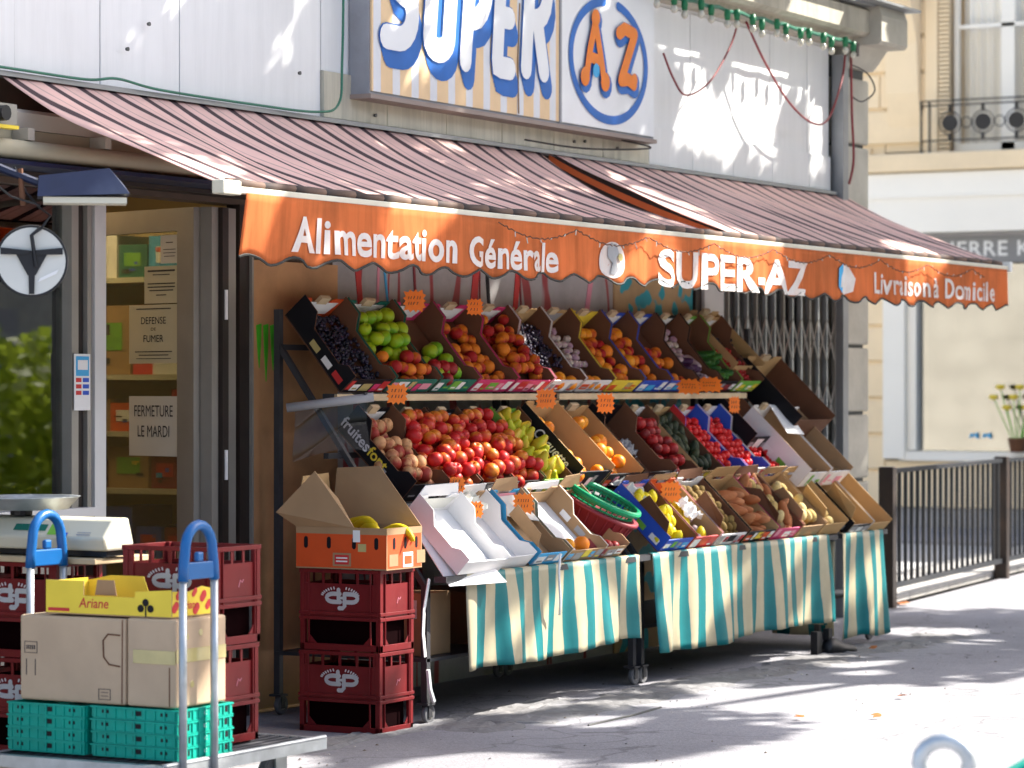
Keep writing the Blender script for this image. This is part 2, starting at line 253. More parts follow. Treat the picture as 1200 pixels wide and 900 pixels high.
# ------------------------------------------------------------------ mesh helpers
class MB:
    def __init__(s): s.v = []; s.f = []; s.m = []
    def add(s, vs, fs, mi=0):
        b = len(s.v); s.v += [tuple(v) for v in vs]; s.f += [tuple(b+i for i in f) for f in fs]; s.m += [mi]*len(fs); return s
    def box(s, x0, x1, y0, y1, z0, z1, mi=0):
        return s.add([(x0,y0,z0),(x1,y0,z0),(x1,y1,z0),(x0,y1,z0),(x0,y0,z1),(x1,y0,z1),(x1,y1,z1),(x0,y1,z1)],
                     [(0,3,2,1),(4,5,6,7),(0,1,5,4),(1,2,6,5),(2,3,7,6),(3,0,4,7)], mi)
    def quad(s, a, b, c, d, mi=0): return s.add([a, b, c, d], [(0,1,2,3)], mi)
    def prism(s, poly, axis, a, b, mi=0, ma=None, mb=None):
        """poly: 2D points; extruded along axis from a to b. axis x: poly=(y,z); y: (x,z); z: (x,y)"""
        def P(p, t): return {'x': (t, p[0], p[1]), 'y': (p[0], t, p[1]), 'z': (p[0], p[1], t)}[axis]
        n = len(poly); vs = [P(p, a) for p in poly] + [P(p, b) for p in poly]; o = len(s.v); s.v += vs
        area = sum(poly[i][0]*poly[(i+1) % n][1]-poly[(i+1) % n][0]*poly[i][1] for i in range(n))
        flip = (area > 0) ^ (axis == 'y') ^ (b < a)
        fa = tuple(range(n)); fb = tuple(range(n, 2*n))
        fs = [(fa[::-1] if flip else fa), (fb if flip else fb[::-1])]
        for i in range(n):
            j = (i+1) % n; q = (i, j, n+j, n+i); fs.append(q if flip else q[::-1])
        s.f += [tuple(o+i for i in f) for f in fs]; s.m += [mi if ma is None else ma, mi if mb is None else mb] + [mi]*n; return s
    def tube(s, pts, r, n=8, mi=0, closed=False, squash=None):
        pts = [Vector(p) for p in pts]; rings = []; N = len(pts)
        rs = r if isinstance(r, (list, tuple)) else [r]*N
        up = None
        for i, p in enumerate(pts):
            if closed: d = pts[(i+1) % N]-pts[i-1]
            else: d = pts[min(i+1, N-1)]-pts[max(i-1, 0)]
            d.normalize()
            if up is None:
                up = Vector((0, 0, 1)) if abs(d.z) < .9 else Vector((1, 0, 0))
            a = (up - d*up.dot(d)).normalized(); b = d.cross(a); up = a
            rings.append([p + a*math.cos(2*math.pi*k/n)*rs[i] + b*math.sin(2*math.pi*k/n)*rs[i] for k in range(n)])
        o = len(s.v); s.v += [tuple(v) for rg in rings for v in rg]; L = N if closed else N-1
        for i in range(L):
            j = (i+1) % N
            for k in range(n):
                k2 = (k+1) % n; s.f.append((o+i*n+k, o+i*n+k2, o+j*n+k2, o+j*n+k)); s.m.append(mi)
        if not closed:
            s.f.append(tuple(o+k for k in range(n))[::-1]); s.f.append(tuple(o+(N-1)*n+k for k in range(n))); s.m += [mi, mi]
        return s
    def lathe(s, prof, c, n=16, mi=0, axis='z'):
        o = len(s.v)
        for r, h in prof:
            for k in range(n):
                a = 2*math.pi*k/n; x, y = r*math.cos(a), r*math.sin(a)
                s.v.append({'z': (c[0]+x, c[1]+y, c[2]+h), 'y': (c[0]+x, c[1]+h, c[2]-y), 'x': (c[0]+h, c[1]+x, c[2]+y)}[axis])
        for i in range(len(prof)-1):
            for k in range(n):
                k2 = (k+1) % n; s.f.append((o+i*n+k, o+i*n+k2, o+(i+1)*n+k2, o+(i+1)*n+k)); s.m.append(mi)
        s.f.append(tuple(o+k for k in range(n))[::-1]); s.f.append(tuple(o+(len(prof)-1)*n+k for k in range(n))); s.m += [mi, mi]
        return s
    def xf(s, fn, start=0):
        s.v[start:] = [tuple(fn(*v)) for v in s.v[start:]]; return s
    def mesh(s, name, mats, smooth=False, org=None):
        me = bpy.data.meshes.new(name); vs = s.v
        if org is not None: vs = [(v[0]-org[0], v[1]-org[1], v[2]-org[2]) for v in vs]
        me.from_pydata(vs, [], s.f)
        for m in (mats if isinstance(mats, (list, tuple)) else [mats]): me.materials.append(M[m] if isinstance(m, str) else m)
        me.polygons.foreach_set('material_index', s.m)
        if smooth: me.polygons.foreach_set('use_smooth', [True]*len(s.f))
        me.update(); return me
    def build(s, name, mats, parent=None, smooth=False, local=False, bevel=0):
        """vertices are world coordinates unless local; the object's origin is its parent's"""
        if parent is None and not local:
            n = len(s.v); c = (sum(v[0] for v in s.v)/n, sum(v[1] for v in s.v)/n, min(v[2] for v in s.v))
        elif local: c = (0, 0, 0)
        else:
            c = Vector(parent.location); p = parent.parent
            while p: c = c + p.location; p = p.parent
        me = s.mesh(name, mats, smooth, c); o = bpy.data.objects.new(name, me); C.objects.link(o)
        if parent is not None: o.parent = parent
        elif not local: o.location = c
        if bevel:
            b = o.modifiers.new('bevel', 'BEVEL'); b.width = bevel; b.segments = 2; b.limit_method = 'ANGLE'
        return o
def tag(o, label=None, cat=None, group=None, kind=None):
    if label: o['label'] = label
    if cat: o['category'] = cat
    if group: o['group'] = group
    if kind: o['kind'] = kind
    return o
def thing(name, label, cat, loc=(0, 0, 0), rot=(0, 0, 0), group=None):
    o = bpy.data.objects.new(name, None); C.objects.link(o); o.location = loc; o.rotation_euler = rot; o.empty_display_size = .1
    return tag(o, label, cat, group)
def link(name, me, parent=None, loc=(0, 0, 0), rot=(0, 0, 0), sc=None):
    o = bpy.data.objects.new(name, me); C.objects.link(o); o.location = loc; o.rotation_euler = rot
    if sc: o.scale = sc if isinstance(sc, tuple) else (sc,)*3
    if parent: o.parent = parent
    return o
KIDS = {}
def copy_tree(o, parent=None):
    c = o.copy(); C.objects.link(c); c.parent = parent
    for ch in list(o.children): copy_tree(ch, c)
    return c

_txt = {}
def text2d(s, size=1, bold=0, shear=0, spacing=1, font_w=1):
    """triangulated outline of a word: verts (x,z) from 0, faces; width"""
    key = (s, size, bold, shear, spacing)
    if key not in _txt:
        cu = bpy.data.curves.new('t', 'FONT'); cu.body = s; cu.size = 1; cu.offset = bold; cu.shear = shear; cu.space_character = spacing; cu.resolution_u = 4
        o = bpy.data.objects.new('t', cu); C.objects.link(o); dg = bpy.context.evaluated_depsgraph_get(); me = bpy.data.meshes.new_from_object(o.evaluated_get(dg))
        vs = [(v.co.x*size, v.co.y*size) for v in me.vertices]; fs = [tuple(p.vertices) for p in me.polygons]
        bpy.data.objects.remove(o); bpy.data.meshes.remove(me); bpy.data.curves.remove(cu); _txt[key] = (vs, fs)
    return _txt[key]
def text_into(mb, s, fn, w=None, h=None, bold=0, mi=0, shear=0, spacing=1):
    """fits the word into width w and cap height h; fn(u, v) gives the 3D point"""
    vs, fs = text2d(s, 1, bold, shear, spacing); x0 = min(v[0] for v in vs); x1 = max(v[0] for v in vs)
    z0 = 0; z1 = .72; sx = (w/(x1-x0)) if w else 1; sz = (h/(z1-z0)) if h else sx
    if not w: sx = sz
    mb.add([fn((a-x0)*sx, b*sz) for a, b in vs], fs, mi); return mb

exec_order = []
# ------------------------------------------------------------------ ground
tag(MB().box(-60, 260, -150, 200, -.62, -.10).build('street', 'street'), kind='structure')
g = MB().prism([(-30, -2.5), (34, -2.5), (34, 3), (26.5, 8.45), (18.1, 7.44), (18.1, 30), (-30, 30)], 'z', -.3, 0)
tag(g.build('pavement', 'pavement'), kind='structure')
side = MB()   # the side street surface past the railing, sunlit pale asphalt
side.prism([(18.12, 8.2), (28.4, 9.4), (28.4, 40), (18.12, 40)], 'z', -.09, -.02)
tag(side.build('side_street', 'street'), kind='structure')
dv = Vector((3.26, .39, 0)).normalized(); nv = Vector((-dv.y, dv.x, 0))
def fp(t, u, z): p = Vector((18.44, 7.48, 0)) + dv*t + nv*u; return (p.x, p.y, z)
kerb = bpy.data.objects.new('kerb', None); C.objects.link(kerb); kerb['kind'] = 'structure'
for i in range(9):
    t0 = -.3 + i*1.1; m_ = MB().box(0, 1.09, .06, .72, 0, .055+.004*(i % 2)); m_.xf(lambda x, y, z, t0=t0: fp(t0+x, y, z))
    o = m_.build('kerb_stone', 'kerb', kerb, bevel=.012)
tag(MB().prism([(26.4, 8.9), (31, 8.6), (31, 25), (26.4, 25)], 'z', -.3, .02).build('far_pavement', 'pavement'), kind='structure')

# broken concrete strip under the stall front, with a real uneven surface
def ragged(name, X0, X1, yc, half, seed, m='concrete', z0=.004, amp=.012):
    r = random.Random(seed); n = int((X1-X0)/.09); vs = []; fs = []; K = 8
    for i in range(n+1):
        x = X0+(X1-X0)*i/n; lo = yc(x)-half*(.6+.6*r.random()); hi = yc(x)+half*(.7+.4*r.random())
        for k in range(K+1):
            e = 0 if k in (0, K) or i in (0, n) else 1
            vs.append((x+r.uniform(-.02, .02), lo+(hi-lo)*k/K, (z0-.004 if not e else z0+amp*r.random()**1.5)))
    for i in range(n):
        for k in range(K): a = i*(K+1)+k; fs.append((a, a+K+1, a+K+2, a+1))
    return tag(MB().add(vs, fs).build(name, m), kind='structure')
ragged('patch', 10.9, 16.6, lambda x: 6.36+.03*math.sin(x*3), .20, 3, amp=.010)
ragged('gutter', 9.2, 12.3, lambda x: 6.60, .12, 5, amp=.010)
gr_ = MB(); rg = random.Random(17)
for i in range(260):
    x = rg.uniform(9.5, 19); y = 6.45-abs(rg.gauss(0, .35)) if rg.random() < .6 else rg.uniform(4.4, 7); q = rg.uniform(.002, .008)
    gr_.add([(x-q, y-q*.7, .004), (x+q*.8, y-q, .004), (x+q, y+q*.8, .004), (x-q*.6, y+q, .004), (x+q*.1, y, .004+q*.8)], [(0, 1, 4), (1, 2, 4), (2, 3, 4), (3, 0, 4)], rg.randint(0, 2))
tag(gr_.build('grit', ['concrete', 'kerb', 'bark']), 'grit and crumbs scattered over the pavement by the stall', 'grit', kind='stuff')
# drain slot lid and a crack
tag(MB().tube([(11.35, 5.98, .002), (11.8, 5.99, .003), (12.15, 6.03, .002)], .006, 5).build('ground_crack', 'joint'), kind='structure')

# ------------------------------------------------------------------ the shop building
YW = 7.5
shop = thing('shop_building', 'corner grocery shop with white metal panels above the awning and a stone end pilaster', 'building', (13, YW, 0))
def part(mb, name, m, parent=shop, **k): return mb.build(name, m, parent, **k)
# core behind everything: upper floor mass, rear of the room
part(MB().box(7, 17.98, YW+.05, 8.9, 2.72, 9), 'upper_wall', 'joint')
part(MB().box(11.68, 17.6, YW+.26, 7.95, 0, 2.719), 'back_wall', 'room')
part(MB().box(7, 17.96, 8.91, 16, 2.95, 9), 'rear_block', 'stone')
part(MB().box(7, 13.5, 11, 11.1, 0, 2.72), 'interior_wall', 'room')
part(MB().box(13.5, 13.6, 7.96, 11, 0, 2.72), 'interior_wall', 'room')
part(MB().box(6.6, 13.5, 7.6, 11, 2.65, 2.71), 'ceiling', 'room')
part(MB().box(6.6, 13.5, 7.6, 11, .004, .02), 'interior_floor', 'darkwood')
part(MB().box(6.5, 6.6, 7.52, 11, 0, 2.72), 'interior_wall', 'room')
pw = .556
for i in range(-4, 16):
    x0 = 9.345+i*pw; x1 = x0+pw-.006
    x1 = min(x1, 17.46)
    if x0 > 17.4: break
    part(MB().box(x0, x1, YW-.012-.002*(i % 3), YW+.05, 2.915 if x0 > 11.4 else 2.70, 3.60), 'wall_panel', 'wpanel')
    if x0 > 11.3: part(MB().box(x0+.0, x1, YW-.03, YW+.05, 2.70, 2.912), 'wall_panel', 'cpanel' if x0 < 14.6 else 'wpanel')
    part(MB().box(x0, x1, YW-.012, YW+.05, 3.604, 4.6), 'wall_panel', 'wpanel')
for (x, z) in ((10.2, 2.98), (10.05, 2.86), (11.35, 2.88), (14.0, 2.76), (14.12, 2.77), (12.0, 2.74), (14.5, 2.76)):
    part(MB().lathe([(.009, 0), (.007, .012)], (x, YW-.045, z), 8, axis='y'), 'rivet', 'joint')
# lower grey flashing where the awning meets the wall
part(MB().box(8.0, 17.5, YW-.07, YW+.04, 2.672, 2.692), 'flashing', 'zinc')
# cornice with shadow gap, broken end
part(MB().prism([(7.30, 3.68), (7.27, 3.70), (7.27, 3.84), (7.30, 3.86), (7.49, 3.86), (7.49, 3.62), (7.40, 3.62), (7.38, 3.68)], 'x', 11, 17.62), 'cornice', 'cornice')
part(MB().box(7, 18.0, YW+.0, YW+.05, 3.61, 4.6), 'frieze', 'cornice')
part(MB().prism([(7.21, 3.63), (7.19, 3.65), (7.19, 3.81), (7.21, 3.87), (7.52, 3.87), (7.52, 3.50), (7.43, 3.50), (7.38, 3.56), (7.33, 3.63)], 'x', 17.624, 18.06), 'cornice_block', 'stone')
part(MB().box(15.6, 17.6, 7.22, 7.49, 3.862, 3.872), 'flashing', 'zinc')
part(MB().prism([(7.12, 3.873), (7.12, 3.888), (7.6, 3.96), (7.6, 3.873)], 'x', 17.3, 18.12), 'flashing', 'zinc')
# corner pilaster: rusticated blocks
zz = 0
for h in (.42, .44, .43, .43, .44, .43, .42, .44):
    j = .022; nm = 'pilaster_block'
    part(MB().box(17.60, 18.02, YW-.06, YW+.5, zz+j/2, min(zz+h-j/2, 3.55)), nm, 'stone', bevel=.014); zz += h
part(MB().box(17.62, 17.99, YW-.03, YW+.45, 0, 3.55), 'pilaster_core', 'joint')
zz = 0
k = 0
while zz < 8:   # side wall of the shop towards the side street
    for q in range(9):
        y0 = 8.02+q*.95-(.45 if k % 2 else 0)
        part(MB().box(17.94, 18.03, max(y0, 8.02), y0+.93, zz+.005, zz+.425), 'stone_block', 'stone')
    zz += .43; k += 1
part(MB().box(7, 17.97, 16, 16.2, 0, 9), 'rear_wall', 'stone')
# grey downpipe left of the pilaster
part(MB().box(17.50, 17.585, YW-.10, YW-.02, 0, 3.56), 'downpipe', 'zinc')
part(MB().box(17.585, 17.60, YW-.05, YW+.02, 0, 3.5), 'jamb', 'joint')
# ---- lower front
part(MB().box(8.0, 9.75, YW, YW+.12, .0, .93), 'stall_riser', 'alu')
part(MB().box(11.69, 14.52, YW, YW+.1, 0, 2.30), 'marble_wall', 'marble')
part(MB().box(14.52, 15.50, YW-.01, YW+.1, 0, 2.30), 'painted_shutter_board', 'mural')
part(MB().box(11.69, 17.5, YW+.0, YW+.12, 2.302, 2.70), 'fascia_beam', 'darkframe')
for i, (x, t, wd, m_) in enumerate(((11.95, .10, .045, 'red'), (12.45, .06, .02, 'dred'), (12.9, -.12, .06, 'red'), (13.35, -.1, .05, 'red'), (12.05, -.04, .02, 'lpink'), (12.22, .12, .018, 'sky'), (13.18, .09, .03, 'blk'), (13.05, .0, .012, 'dred'), (14.1, -.18, .05, 'lpink'), (13.5, .05, .016, 'dred'))):
    part(MB().prism([(x, 1.55), (x+wd, 1.55), (x+wd-t, 2.2), (x-t, 2.2)], 'y', YW-.004, YW-.001), 'graffiti_stroke', m_)
part(MB().box(15.60, 15.86, YW-.04, YW+.08, 0, 2.30), 'white_post', 'whiteframe')
part(MB().box(15.52, 15.60, YW-.02, YW+.1, 0, 2.30), 'post', 'darkframe')
part(MB().box(15.86, 17.5, YW+.2, YW+.22, 0, 2.3), 'shutter_backing', 'black')
# wood panel and dark uprights left of the stall
wp = MB().box(10.99, 11.685, YW-.03, YW+.02, .02, 2.02)
part(wp, 'wood_panel', 'wood')
part(MB().box(10.90, 10.985, YW-.02, YW+.05, 0, 2.26), 'frame_post', 'darkframe')
part(MB().box(10.99, 11.685, YW, YW+.05, 2.022, 2.26), 'transom', 'dbrown')
part(MB().box(10.975, 10.989, YW-.035, YW+.05, 0, 2.26), 'trim', 'alu')
part(MB().box(10.80, 10.885, YW-.01, YW+.05, 0, 2.24), 'frame_post', 'alu')
part(MB().box(10.755, 10.80, YW-.03, YW+.05, 0, 2.24), 'frame_post', 'darkframe')
part(MB().box(10.70, 10.75, YW-.01, YW+.05, 0, 2.24), 'frame_post', 'alu')
for z in (1.05, 1.75): part(MB().tube([(10.775, YW-.035, z), (10.775, YW-.035, z+.13)], .008, 8), 'hinge', 'white')
# three green claw marks sticker on the wood panel
for i, (x, a, b) in enumerate(((11.03, 1.54, 1.73), (11.085, 1.48, 1.73), (11.14, 1.53, 1.73))):
    part(MB().prism([(x-.018, b), (x+.020, b+.008), (x+.016, (a+b)/2), (x+.004, a), (x-.008, (a+b)/2-.01)], 'y', YW-.0345, YW-.0305), 'claw_mark', 'claw')

# display window (left) with frame, pane and sill
win = bpy.data.objects.new('display_window', None); C.objects.link(win); win.parent = shop; win.location = (0, 0, 0)
def wpart(mb, name, m, **k): return mb.build(name, m, win, **k)
wpart(MB().box(7.0, 9.70, YW+.03, YW+.036, .965, 2.28), 'pane', 'glass')
wpart(MB().box(9.70, 9.745, YW-.02, YW+.06, .965, 2.28), 'frame_post', 'alu')
wpart(MB().box(9.75, 9.80, YW-.0, YW+.06, .965, 2.28), 'frame_post', 'darkframe')
wpart(MB().box(9.855, 9.93, YW-.02, YW+.06, .90, 2.30), 'frame_post', 'whiteframe')
wpart(MB().box(9.805, 9.83, YW-.02, YW+.05, .90, 2.28), 'frame_post', 'alu')
wpart(MB().box(8.0, 9.825, YW-.07, YW+.10, .93, .965), 'sill', 'whiteframe')
wpart(MB().box(9.85, 9.93, YW-.02, YW+.06, 0, .90), 'frame_post', 'darkframe')
# card payment sticker on the window
st = MB().box(9.705, 9.81, YW-.030, YW-.027, 1.36, 1.59, 0); st.box(9.715, 9.80, YW-.0315, YW-.0305, 1.50, 1.58, 1); st.box(9.725, 9.79, YW-.033, YW-.032, 1.525, 1.565, 0)
for i in range(3):
    st.box(9.715, 9.75, YW-.0315, YW-.0305, 1.475-.026*i, 1.492-.026*i, 2); st.box(9.76, 9.80, YW-.0315, YW-.0305, 1.475-.026*i, 1.492-.026*i, 3)
tag(st.build('payment_sticker', ['white', 'sky', 'red', 'blue']), 'white and blue card payment sticker on the window frame beside the door', 'sticker')

# head of the door and window: closed blind cassette, roller, beams
cas = thing('roller_cassette', 'beige closed awning cassette with round roller cover above the shop door', 'awning', (9.6, 7.3, 2.3))
MB().prism([(7.32, 2.455), (7.32, 2.52), (7.34, 2.535), (7.45, 2.535), (7.45, 2.455)], 'x', 8.0, 11.5).build('cassette', 'greybox', cas)
MB().tube([(8.0, 7.27, 2.368), (10.6, 7.27, 2.368)], .038, 14).build('roller', 'tubeb', cas, smooth=True)
MB().box(8.0, 10.6, 7.33, 7.47, 2.34, 2.454).build('back_plate', 'tubeb', cas)
for x in (9.13, 9.62, 10.06, 10.45): MB().box(x, x+.04, 7.25, 7.329, 2.407, 2.454).build('bracket', 'greybox', cas)
MB().box(8.0, 10.7, 7.22, 7.47, 2.305, 2.322).build('drip_rail', 'navy', cas)
part(MB().box(7.0, 11.68, YW-.10, YW+.10, 2.285, 2.304), 'head_rail', 'darkframe')
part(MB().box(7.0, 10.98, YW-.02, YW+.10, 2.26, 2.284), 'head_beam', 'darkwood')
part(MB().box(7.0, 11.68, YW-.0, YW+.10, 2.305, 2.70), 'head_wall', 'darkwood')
mech = thing('awning_mechanism', 'grey crank gearbox at the left end of the beige cassette', 'gearbox', (8.85, 7.1, 2.44))
MB().box(8.62, 9.0, 7.2, 7.31, 2.45, 2.53).build('housing', 'alu', mech); MB().lathe([(.03, 0), (.03, -.03), (.012, -.03)], (8.90, 7.2, 2.49), 12, axis='y').build('gear', 'black', mech)
MB().box(8.62, 9.0, 7.19, 7.23, 2.435, 2.448).build('clip', 'yel', mech)

# open glass door, hinged at the right, swung into the shop
ang = math.atan2(.96, .27)
door = bpy.data.objects.new('door', None); C.objects.link(door); door.parent = shop
door.location = (10.69-13, 7.56-YW, 0); door.rotation_euler = (0, 0, ang)
def dpart(mb, name, m): return mb.build(name, m, door, local=True)
dpart(MB().box(0, .115, -.02, .02, .02, 2.24), 'stile', 'alu'); dpart(MB().box(.68, .76, -.02, .02, .02, 2.24), 'stile', 'alu')
dpart(MB().box(.115, .68, -.02, .02, 2.14, 2.24), 'top_rail', 'alu'); dpart(MB().box(.115, .68, -.02, .02, .02, .25), 'bottom_rail', 'alu')
dpart(MB().box(.115, .68, -.003, .003, .25, 2.14), 'pane', 'doorglass')
# notices stuck on the open door; u runs from the hinge inwards, seen side is +y local
def on_door(u, n, z):
    ux, uy = math.cos(ang), math.sin(ang); return (10.69+ux*u-uy*n, 7.56+uy*u+ux*n, z)
def notice(u0, u1, z0, z1, m_, lines, label):
    mb = MB(); mb.box(u0, u1, .006, .008, z0, z1, 0)
    for (txt, h, zc, wf) in lines:
        ww = (u1-u0)*wf; uc = (u0+u1)/2
        if txt == '-': mb.box(uc-ww/2, uc+ww/2, .0085, .009, zc, zc+h, 1)
        else: text_into(mb, txt, lambda a, b: (uc+ww/2-a, .0092, zc+b), ww, h, .0, 1)
    mb.xf(lambda u, n, z: on_door(u, n, z))
    t = mb.build('notice', [m_, 'ink']); return tag(t, label, 'notice')
notice(.12, .47, 1.56, 1.82, 'paper', [('DEFENSE', .032, 1.735, .5), ('DE', .014, 1.705, .1), ('FUMER', .032, 1.655, .4), ('-', .004, 1.80, .7), ('-', .004, 1.61, .75), ('-', .004, 1.595, .6), ('-', .003, 1.58, .7)], 'yellowed notice reading DEFENSE DE FUMER on the open glass door')
notice(.12, .36, 1.825, 1.99, 'paper', [('-', .008, 1.965, .8), ('-', .004, 1.95, .5), ('-', .005, 1.91, .8), ('-', .005, 1.895, .8), ('-', .005, 1.88, .7), ('-', .004, 1.86, .3)], 'small printed sheet directly above the smoking notice on the door')
notice(.12, .245, 2.0, 2.125, 'paperw', [('-', .004, 2.09, .4), ('-', .003, 2.06, .7), ('-', .003, 2.045, .7), ('-', .003, 2.03, .6)], 'white receipt sheet highest on the open glass door')
notice(.12, .47, 1.15, 1.415, 'paperw', [('FERMETURE', .052, 1.325, .78), ('LE MARDI', .052, 1.235, .64)], 'white closing day notice reading FERMETURE LE MARDI low on the door')

# shelving inside, seen through the door
shf = thing('shop_shelving', 'cream shelving stacked with groceries inside the doorway', 'shelving', (11.7, 8.6, .02))
for z in (.62, .95, 1.22, 1.49, 1.95): MB().box(11.45, 11.85, 8.0, 10.6, z, z+.025).build('shelf', 'cream', shf)
MB().box(11.86, 11.88, 8.0, 10.6, .02, 2.3).build('back_panel', 'room', shf)
rr = random.Random(11); pal = ['red', 'blue', 'yel', 'dred', 'green', 'card', 'cardD', 'org', 'teal', 'sky', 'grey', 'cardW']
desc = {'red': 'red', 'blue': 'blue', 'yel': 'yellow', 'dred': 'dark red', 'green': 'teal', 'card': 'brown', 'cardD': 'dark brown', 'org': 'orange', 'teal': 'dark green', 'sky': 'light blue', 'grey': 'grey', 'cardW': 'white'}
names_z = {.02: 'on the shop floor', .645: 'on the lowest shelf', .975: 'on the second shelf', 1.245: 'on the third shelf', 1.515: 'on the fourth shelf', 1.975: 'on the top shelf'}
seen = {}
for z, hmax in ((.645, .26), (.975, .22), (1.245, .22), (1.515, .36), (1.975, .28)):
    y = 8.02
    while y < 10.1:
        wd = rr.uniform(.12, .26); h = rr.uniform(.55, .95)*hmax; cm = rr.choice(pal); key = (z, cm); seen[key] = seen.get(key, 0)+1
        mb = MB().box(11.47+rr.uniform(0, .05), 11.8, y, y+wd-.012, z+.001, z+h, 0); x0 = mb.v[0][0]
        mb.box(x0-.003, x0-.001, y+wd*.2, y+wd*.75, z+h*.35, z+h*.75, 1)
        for _ in range(3):
            a_, b_ = rr.uniform(.1, .6), rr.uniform(.1, .7); mb.box(x0-.004, x0-.0032, y+wd*a_, y+wd*(a_+rr.uniform(.08, .3)), z+h*b_, z+h*(b_+rr.uniform(.04, .16)), rr.randint(2, 4))
        ordn = ['', 'second ', 'third ', 'fourth ', 'fifth ', 'sixth ', 'seventh ', 'eighth '][min(seen[key]-1, 7)]
        tag(mb.build('grocery_box', [cm, rr.choice(['white', 'yel', 'red', 'lgreen']), 'ink', rr.choice(['white', 'sky']), rr.choice(['org', 'blue', 'yel'])]), f'{ordn}{desc[cm]} grocery packet from the door {names_z[z]} inside the shop', 'packet', 'groceries on the indoor shelves')
        y += wd
sg = thing('shop_counter', 'pale counter shelf seen through the display window', 'counter', (9.6, 8.3, .02))
MB().box(8.6, 10.3, 8.2, 8.6, 1.0, 1.04).build('counter_top', 'plank', sg); MB().box(8.65, 10.25, 8.22, 8.58, .02, .999).build('counter_body', 'card', sg)
bt = MB(); bt.lathe([(.035, 0), (.035, .16), (.012, .2), (.012, .24)], (9.55, 8.3, 1.041), 12); tag(bt.build('bottle', ['white']), 'white bottle standing on the indoor counter', 'bottle')
# ceiling lamp that lights the room warmly, as the photograph shows
lamp = thing('ceiling_lamp', 'round warm ceiling lamp inside the grocery', 'lamp', (10.9, 9.0, 2.45))
em = bpy.data.materials.new('warm_lamp_glow'); em.use_nodes = True; bb = em.node_tree.nodes['Principled BSDF']; bb.inputs['Emission Color'].default_value = (1, .68, .34, 1); bb.inputs['Emission Strength'].default_value = 13
MB().lathe([(.05, .0), (.20, .03), (.24, .10), (.20, .14)], (10.9, 9.0, 2.45), 20).build('lamp_shade', em, lamp); MB().tube([(10.9, 9, 2.58), (10.9, 9, 2.66)], .01, 6).build('stem', 'black', lamp)
# ------------------------------------------------------------------ folding gate
gate = thing('folding_gate', 'grey folding lattice gate drawn across the shop front beside the stone pilaster', 'gate', (16.7, YW-.02, 0))
xs = [15.90+.066*i for i in range(25)]
for i, x in enumerate(xs):
    y = YW-.03+(.02 if i % 2 else -.02)
    MB().box(x, x+.018, y, y+.02, .05, 2.32).build('upright', 'steel' if i % 3 else 'alu', gate)
for zc in (.35, 1.0, 1.35, 1.75, 2.15):
    for i in range(0, 24, 2):
        x = xs[i]+.009
        for s in (-1, 1):
            MB().tube([(x, YW-.045, zc-s*.13), (x+.132, YW-.045, zc+s*.13)], .007, 4).build('lattice_bar', 'alu', gate)
for i in range(0, 25): pass
MB().box(15.88, 17.5, YW-.05, YW-.0, 2.321, 2.345).build('top_track', 'darksteel', gate)

# ------------------------------------------------------------------ sign
sign = thing('shop_sign', 'large rectangular shop sign reading SUPER AZ in blue and orange above the awning', 'sign', (13.2, 7.37, 2.81))
def sp(mb, name, m, **k): return mb.build(name, m, sign, **k)
sp(MB().box(11.80, 14.76, 7.372, 7.48, 2.822, 3.86), 'sign_box', 'signret')
sp(MB().box(11.81, 13.645, 7.362, 7.371, 2.835, 3.85), 'sign_panel', 'signray')
sp(MB().box(13.665, 14.745, 7.360, 7.371, 2.835, 3.85), 'sign_panel', 'signw')
sp(MB().box(11.79, 14.77, 7.355, 7.49, 2.800, 2.821), 'soffit', 'signbot')
sp(MB().box(13.646, 13.664, 7.355, 7.371, 2.83, 3.85), 'divider', 'signret')
sp(MB().tube([(13.21, 7.3585, 2.84), (13.2, 7.3585, 3.1), (13.22, 7.3585, 3.4)], .004, 4), 'crack', 'card')
def stroke(mb, pts, r, y, mi=0, flat=.12):
    """thick rounded stroke in the X-Z plane, nearly flat in Y"""
    n0 = len(mb.v); P3 = []
    for i in range(len(pts)-1):
        a, b = Vector(pts[i]), Vector(pts[i+1]); k = max(1, int((b-a).length/.03))
        for j in range(k): P3.append(a.lerp(b, j/k))
    P3.append(Vector(pts[-1])); P3 = [Vector((p[0], 0, p[1])) for p in P3]
    # rounded ends
    d0 = (P3[0]-P3[1]).normalized(); d1 = (P3[-1]-P3[-2]).normalized(); rs = [r]*len(P3)
    for q, rr_ in ((.5, .87), (.85, .53), (1.0, .05)): P3.insert(0, P3[0 if q == .5 else 0]+d0*0) if False else None
    head = [(P3[0]+d0*r*q, r*f) for q, f in ((1.0, .05), (.87, .5), (.5, .87))]; tail = [(P3[-1]+d1*r*q, r*f) for q, f in ((.5, .87), (.87, .5), (1.0, .05))]
    pts3 = [p for p, _ in head]+P3+[p for p, _ in tail]; rs = [f for _, f in head]+rs+[f for _, f in tail]
    mb.tube(pts3, rs, 12, mi)
    for i in range(n0, len(mb.v)): v = mb.v[i]; mb.v[i] = (v[0], y+v[1]*flat, v[2])
def arc(cx, cz, rx, rz, a0, a1, n=12): return [(cx+rx*math.cos(R(a0+(a1-a0)*i/n)), cz+rz*math.sin(R(a0+(a1-a0)*i/n))) for i in range(n+1)]
